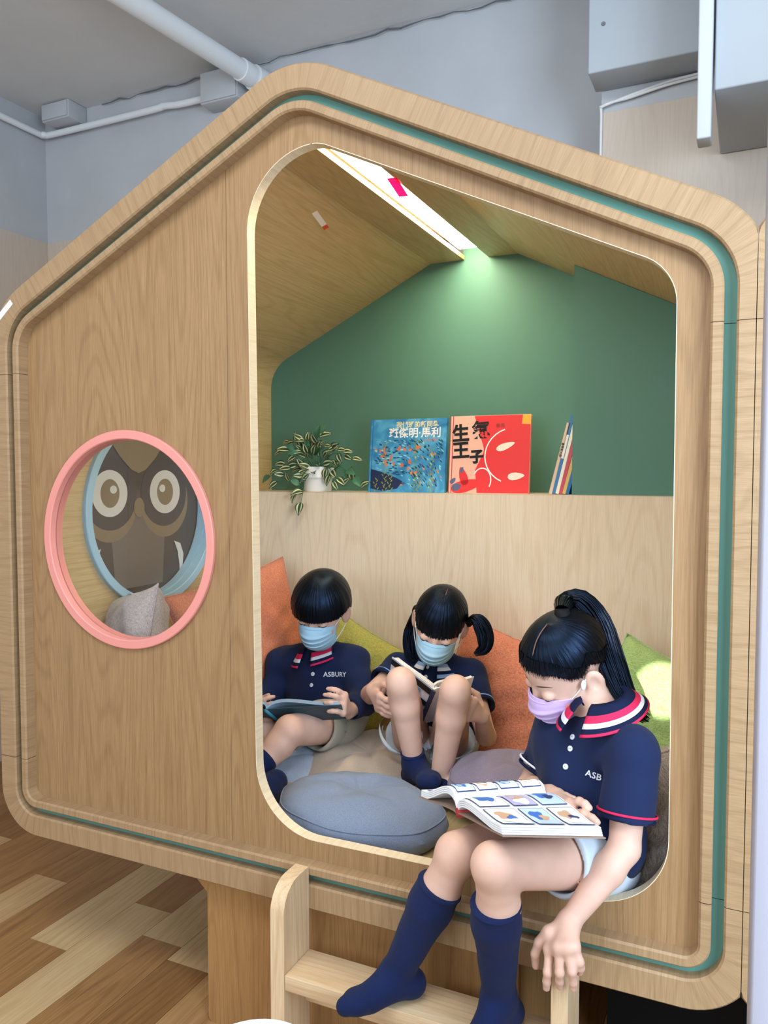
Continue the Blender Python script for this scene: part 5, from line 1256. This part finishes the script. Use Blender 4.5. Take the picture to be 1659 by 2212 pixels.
# ------------------------------------------------------------------ girl with pigtails in the middle
def girl_pigtails():
    hc = at(950, 1344, .60); nb = at(948, 1438, .69); shL, shR = at(1014, 1458, .69), at(862, 1446, .68)
    hipL, hipR = at(968, 1612, .62), at(892, 1604, .62); pel = (hipL + hipR) / 2 + np.array([0, .05, .01])
    kneeL, kneeR = at(984, 1492, .345), at(866, 1474, .345); ankL, ankR = at(950, 1690, .40), at(895, 1650, .41)
    elL, wrL = at(1050, 1590, .56), at(1040, 1547, .455); elR, wrR = at(800, 1500, .56), at(806, 1490, .455)
    h = Head(hc, cv(-.232, -.511, .828), cv(.10, .84, .53), 0.925)
    e = empty('person', (pel[0], pel[1], ZSEAT + 0.06), 'girl with pigtails in short-sleeved navy polo reading with knees drawn up', 'person', 'children reading in the nook')
    sx = unit(shL - shR); hx = unit(hipL - hipR); ups = unit(nb - pel); tf = unit(np.cross(ups, sx)); tf = tf if tf[1] < 0 else -tf
    chest = pel * 0.42 + (shL + shR) / 2 * 0.58
    B = Field(0.0034); head_field(B, h, nb)
    B.ell(chest, (0.10, 0.066, 0.10), [sx, tf, ups], 0.03); B.ell(pel, (0.10, 0.075, 0.065), [hx, tf, ups], 0.03); B.cap(shL, shR, .030, .030, 0.02); B.cap(nb - ups * .02, chest, .036, .06, 0.02)
    for gi, (a, b, c) in enumerate(((shL, elL, wrL), (shR, elR, wrR))): B.group(1 + gi); limb(B, [a, b], [.031, .025]); limb(B, [b, c], [.025, .0175])
    B.group(3); leg(B, hipL, kneeL, ankL, 1.0, (.054, .035, .0335, .0235)); B.group(4); leg(B, hipR, kneeR, ankR, 1.0, (.054, .035, .0335, .0235))
    fL = [ankL, at(1012, 1712, .33), at(946, 1704, .425)]; fR = [ankR, at(936, 1688, .33), at(890, 1672, .43)]
    B.group(3); foot(B, *fL, 0.92); B.group(4); foot(B, *fR, 0.92)
    B.group(2); auto_hand(B, wrR, at(822, 1515, .41) - wrR + cv(0, -.01, 0), cv(.9, .1, -.35), cv(.1, .9, .2), 0.98, (.35, .4, .4, .4), .3)
    B.group(1); auto_hand(B, wrL, at(1010, 1530, .40) - wrL, cv(-.5, .2, -.8), cv(.1, .9, -.1), 0.98, (.4, .45, .45, .45), .5)
    B.build('body', M_SKIN, e)
    for fx, an, kn_, q in ((fL, ankL, kneeL, .13), (fR, ankR, kneeR, .16)):
        S = Field(0.0036); tp = an + (kn_ - an) * q; S.cap(tp + (kn_ - an) * .05, an, .0290, .0280, .008); foot(S, *fx, .92, .0035); S.cut(tp, kn_ - an, .0015); S.disp = folds(.0008, 95, 3); so = S.build('sock', M_SOCK, e)
        sleeve_band(so, tp - unit(kn_ - an) * .004, kn_ - an, .0285, M_SOCK, .0020, name='sock_rib')
    T = Field(0.0036); T.ell(chest, (.114, .078, .112), [sx, tf, ups], 0.03); T.ell(pel + ups * .02, (.112, .088, .075), [hx, tf, ups], 0.03); T.cap(shL, shR, .045, .045, 0.03); T.cap(nb - ups * .012, chest, .047, .08, 0.03); T.cap(nb - ups * .008, shL, .041, .041, .02); T.cap(nb - ups * .008, shR, .041, .041, .02)
    for a, b, q in ((shL, elL, .55), (shR, elR, .55)):
        hm = a + (b - a) * q; d = unit(b - a); T.cap(a, hm + d * .02, .042, .0445, .012); T.cyl(hm, hm + d * .1, .07); T.cyl(hm - d * .04, hm + d * .01, .0365)
    T.cap(nb + ups * .030, nb + ups * .09, .036, .045, .004, '-'); T.disp = folds(.0036, 60, 31); T.build('polo_shirt', M_NAVY, e); bv = T.bvh()
    for a, b in ((shL, elL), (shR, elR)):
        hm = a + (b - a) * .55; d = unit(b - a); sleeve_band(e, hm - d * .010, d, .0447, C_LBLUE, .0018); sleeve_band(e, hm - d * .001, d, .0425, C_NAVYC, .0028, name='cuff_edge')
    collar(e, nb + ups * .012, ups, tf, [(.36, .52, 3), (.52, .70, 2), (.84, .99, 3)], .044, .036, 1.0, 0.26)
    for px, py in ((924, 1441), (920, 1462)): button(bv, px, py, e, .0052)
    P = Field(0.0038); P.ell(pel - ups * .01, (.118, .09, .075), [hx, tf, ups], 0.03)
    P.gk = .012
    for gi, (hp, kn_, q, rr) in enumerate(((hipL, kneeL, .33, .078), (hipR, kneeR, .33, .084))):
        P.group(gi + 1); d = kn_ - hp; hm = hp + d * q; du_ = unit(d); P.cap(hp, hm + du_ * .02, .068, rr, 0.02); P.cyl(hm, hm + du_ * .14, .12); P.cyl(hm - du_ * .08, hm + du_ * .01, rr - .007)
    P.group(0); P.ell(pel + ups * .10, (.2, .2, .06), [hx, tf, ups], .006, '-'); P.disp = folds(.0034, 66, 35); P.build('shorts', M_PALEBLUE, e)
    hair = hair_cap(h, e, (0, -0.012, 0.022), (0.0755, 0.0925, 0.0835), {0: 103, 25: 103, 42: 104, 52: 108, 66: 92, 85: 84, 100: 100, 130: 124, 180: 132}, 0.0013, 14, 0.03, 0.0, 88)
    for s, path, wd in ((1, [h.w(.078, -.020, .004), at(1030, 1338, .62), at(1047, 1368, .62), at(1046, 1400, .61), at(1020, 1416, .60)], [.008, .018, .027, .026, .019, .008]),
                        (-1, [h.w(-.074, -.030, .004), at(893, 1345, .66), at(886, 1380, .66), at(889, 1415, .65), at(900, 1432, .64)], [.008, .015, .021, .021, .017, .008])):
        tail('pigtail', path, wd, e, 150, 7 + s, .7, rs=.0017)
        p0, p1 = path[0], path[1]; V, F = tube_geo([p0 + (p1 - p0) * q for q in (-.05, .12, .25)], [.011, .0125, .011], 14); mesh('hair_tie', V, F, M_TIE, hair, smooth=True)
    prt = h.W([(0.004, -0.035, 0.1020), (0.004, -0.012, 0.1066), (0.003, 0.006, 0.1052)])
    V, F = tube_geo(smooth_path(prt, 10), [.0005] + [.0013] * 8 + [.0005], 6, flat=.4); mesh('hair_parting', V, F, MATS['scalp_parting'], hair, smooth=True)
    head_extras(h, e, False); face_mask(h, M_MASKB, e)
girl_pigtails()

# ------------------------------------------------------------------ books in their hands
def half_book(e, S0, S1, N0, N1, cover, curl=0.02, thick=0.010, side='half', nleaf=4, paper=None, upv=None):
    """one half of an open book: spine line S0-S1, outer edge N0-N1; returns page-surface function"""
    S0, S1, N0, N1 = map(lambda q: np.asarray(q, float), (S0, S1, N0, N1)); NU, NV = 16, 4
    nrm = unit(np.cross(N0 - S0, S1 - S0)); nrm = nrm if nrm @ np.asarray(upv) > 0 else -nrm
    def surf(u, v, lift): # u 0 spine ->1 edge, v along the spine
        b = (S0 * (1 - v) + S1 * v) * (1 - u) + (N0 * (1 - v) + N1 * v) * u
        return b + nrm * (lift + curl * math.sin(math.pi * min(1, u * 1.25) ** 0.6) * (1 - 0.55 * u) * (1 if lift > 0.002 else 0.12))
    def sheet(name, l0, l1, u1, m, v0=0.0, v1=1.0):
        V = []; F = []
        for l in (l0, l1):
            for i in range(NU + 1):
                for j in range(NV + 1): V.append(surf(u1 * i / NU, v0 + (v1 - v0) * j / NV, l))
        k = NV + 1; L_ = (NU + 1) * k
        for i in range(NU):
            for j in range(NV):
                a = i * k + j; F.append((a, a + 1, a + k + 1, a + k)); F.append((L_ + a + k, L_ + a + k + 1, L_ + a + 1, L_ + a))
        rim = [i * k for i in range(NU + 1)] + [NU * k + j for j in range(1, k)] + [i * k + NV for i in range(NU - 1, -1, -1)] + [j for j in range(NV - 1, 0, -1)]
        for a in range(len(rim)): b = rim[(a + 1) % len(rim)]; F.append((rim[a], b, b + L_, rim[a] + L_))
        return sharp(fixn(mesh(name, V, F, m, e)), 45)
    sheet('cover_board', 0.0, 0.0018, 1.0, cover)
    for q in range(nleaf):
        a = 0.0025 + (thick - 0.0025) * q / nleaf; b = 0.0025 + (thick - 0.0025) * (q + 0.82) / nleaf; sheet('page_block', a, b, 0.975 - 0.006 * q, paper or M_PAGES, 0.012, 0.988)
    return lambda u, v: surf(u * 0.975, 0.012 + 0.976 * v, thick + 0.0007)
def patch(name, e, sf, u0, u1, v0, v1, m, n=6, outline=None, lift=0.0):
    V = []; F = []
    for i in range(n + 1):
        for j in range(3): V.append(sf(u0 + (u1 - u0) * i / n, v0 + (v1 - v0) * j / 2) + np.array([0, 0, lift]))
    for i in range(n):
        for j in range(2): a = i * 3 + j; F.append((a, a + 1, a + 4, a + 3))
    return mesh(name, V, F, m, e)
def blob(name, e, sf, cu, cv2, ru, rv, m, lift=0.0006, seed=0, n=16):
    r = random.Random(seed); V = []; ph = r.uniform(0, 6)
    for i in range(n):
        t = 2 * math.pi * i / n; q = 1 + 0.18 * math.sin(3 * t + ph) + 0.1 * math.sin(5 * t + ph * 2); V.append(sf(min(max(cu + ru * q * math.cos(t), .01), .99), min(max(cv2 + rv * q * math.sin(t), .01), .99)) + np.array([0, 0, lift]))
    return mesh(name, V, [tuple(range(n))], m, e)
PG = plain('comic_page_white', '#eef3fa', 0.55, 0.3)
def comic():
    S0 = np.array([.362, -.045, .632]); N0, N1 = atZ(1086, 1808, .682), atZ(1309, 1812, .662); S1 = atZ(1186, 1742, .640); Fa0 = atZ(906, 1722, .600); Fa1 = atZ(1120, 1716, .628)
    e = empty('comic_book', tuple((S0 + S1) / 2), 'open hardback comic with red spine on the lap of the girl on the sill', 'book', 'books being read')
    cvm = plain('comic_cover_brown', '#8f7a6c', 0.6, 0.3)
    sn = half_book(e, S0, S1, N0, N1, cvm, 0.016, 0.016, upv=(0, 0, 1), paper=PG, nleaf=4); sf_ = half_book(e, S0, S1, Fa0, Fa1, cvm, 0.030, 0.016, upv=(0, 0, 1), paper=PG, nleaf=4)
    V, F = tube_geo([S0 + (S0 - S1) * 0.004 + np.array([0, 0, .002]), S1], [.0085, .0085], 12); mesh('spine', V, F, plain('spine_red', '#9c2f33', 0.5, 0.3), e, smooth=True)
    LIL, INK, BLU, TAN, LB = cprint('comic_lilac', '#b9b6e6'), cprint('comic_ink', '#3a4470'), cprint('comic_blue', '#3f74c9'), cprint('comic_tan', '#cfa98a'), cprint('comic_pale_blue', '#c3dcf2')
    sd = 0
    for (fn, rows, cols) in ((sf_, ((.06, .44), (.52, .93)), ((.04, .25), (.28, .49), (.52, .73), (.76, .97))), (sn, ((.05, .47), (.53, .95)), ((.04, .36), (.40, .66), (.70, .97)))):
        for (u0, u1) in rows:
            for (v0, v1) in cols:
                sd += 1
                fr_ = patch('panel_border', e, fn, u0, u1, v0, v1, INK, lift=0.0004); patch('panel_print', e, fn, u0 + .012, u1 - .012, v0 + .007, v1 - .007, (LIL, LB, PG, LB, PG)[sd % 5], lift=0.0007)
                um, vm = (u0 + u1) / 2, (v0 + v1) / 2; du, dv = (u1 - u0) / 2, (v1 - v0) / 2
                blob('figure_print', e, fn, um - du * .2, vm - dv * .15, du * .45, dv * .5, (TAN, BLU, TAN, BLU)[sd % 4], .0010, sd); blob('figure_print', e, fn, um + du * .1, vm + dv * .2, du * .28, dv * .34, (BLU, TAN, INK)[sd % 3], .0013, sd + 50)
                if sd % 2 == 0 or fn is sf_:
                    blob('speech_balloon', e, fn, um + du * .55, vm, du * .36, dv * .62, PG, .0016, sd + 90)
    # bookmark slip below the cover
    a = at(1010, 1836, -.12); b = at(1028, 1806, -.11)
    return e
comic()
def boy_book():
    A = at(574, 1534, .40); B_ = at(606, 1562, .47); C1 = at(737, 1523, .415); D1 = at(748, 1553, .485); E1 = at(505, 1532, .40); F1 = at(520, 1560, .47)
    e = empty('picture_book', tuple((A + B_) / 2), 'open teal picture book in the hands of the boy', 'book', 'books being read')
    tl = plain('teal_cover', '#1f4a5c', 0.4, 0.4, var=0.35, vscale=18)
    upv = cv(0, .8, -.5)
    f1 = half_book(e, A, B_, C1, D1, tl, .020, .012, upv=upv, nleaf=4, paper=plain('blue_tinted_pages', '#9fb3c9', 0.5, 0.3)); half_book(e, A, B_, E1, F1, tl, .018, .010, upv=upv, nleaf=4, paper=MATS['blue_tinted_pages'])
    V, F = tube_geo([A, B_], [.005, .005], 10); mesh('spine', V, F, plain('teal_spine', '#3d8aa3', 0.45, 0.4), e, smooth=True)
boy_book()
def paperback():
    T0 = at(938, 1490, .435); B0 = at(906, 1566, .505); L0 = at(847, 1419, .53); L1 = at(835, 1500, .585); R0 = at(1024, 1462, .52); R1 = at(1000, 1545, .575)
    e = empty('paperback', tuple(B0), 'thick paperback with white pages propped between the knees of the girl with pigtails', 'book', 'books being read')
    back = np.array([0, 1.0, .5])
    white = plain('paperback_cover_white', '#dfe2ef', 0.4, 0.4)
    half_book(e, T0, B0, L0, L1, white, .004, .014, upv=back, nleaf=5); half_book(e, T0, B0, R0, R1, white, .016, .008, upv=back, nleaf=4)
    # printed cover of the left half: bands on the outer face
    def outer(a, b, lift=0.0006):
        P = (T0 * (1 - b) + B0 * b) * (1 - a) + (L0 * (1 - b) + L1 * b) * a; n_ = unit(np.cross(L0 - T0, B0 - T0)); n_ = n_ if n_ @ back < 0 else -n_; return P + n_ * lift
    def rect(a0, a1, b0, b1, m, lift): mesh('cover_print', [outer(a0, b0, lift), outer(a1, b0, lift), outer(a1, b1, lift), outer(a0, b1, lift)], [(0, 1, 2, 3)], m, e)
    rect(.02, .98, .02, .16, C_BLACK, .0030); rect(.02, .98, .36, .48, C_BLACK, .0030); rect(.02, .98, .62, .98, cprint('paperback_yellow', '#e6b93c'), .0030); rect(.25, .75, .66, .98, cprint('paperback_red', '#c2362f'), .0034); rect(.45, .98, .60, .95, cprint('paperback_lilac', '#b7b3cf'), .0038)
    uo = unit(T0 - L0); vo = unit(T0 - B0); 
    lettering('cover_title', '任意門', .022, outer(.40, .27, .0036), uo, vo, cprint('paperback_title_blue', '#3f8fb5'), e, .0006, .0); lettering('cover_title', '科學任意門', .013, outer(.45, .55, .0036), uo, vo, cprint('paperback_title_red', '#b0402c'), e, .0004, .0)
    n_ = unit(np.cross(L0 - T0, B0 - T0)); n_ = n_ if n_ @ back < 0 else -n_
    m_ = [T0 + n_ * .002 + uo * .010, T0 + n_ * .002 - uo * .003, B0 + n_ * .002 - uo * .003, B0 + n_ * .002 + uo * .010]
    V = [p_ + n_ * .004 for p_ in m_] + m_; mesh('spine', V, [(0, 1, 2, 3), (7, 6, 5, 4), (0, 4, 5, 1), (1, 5, 6, 2), (2, 6, 7, 3), (3, 7, 4, 0)], cprint('paperback_spine', '#27304d'), e)
paperback()
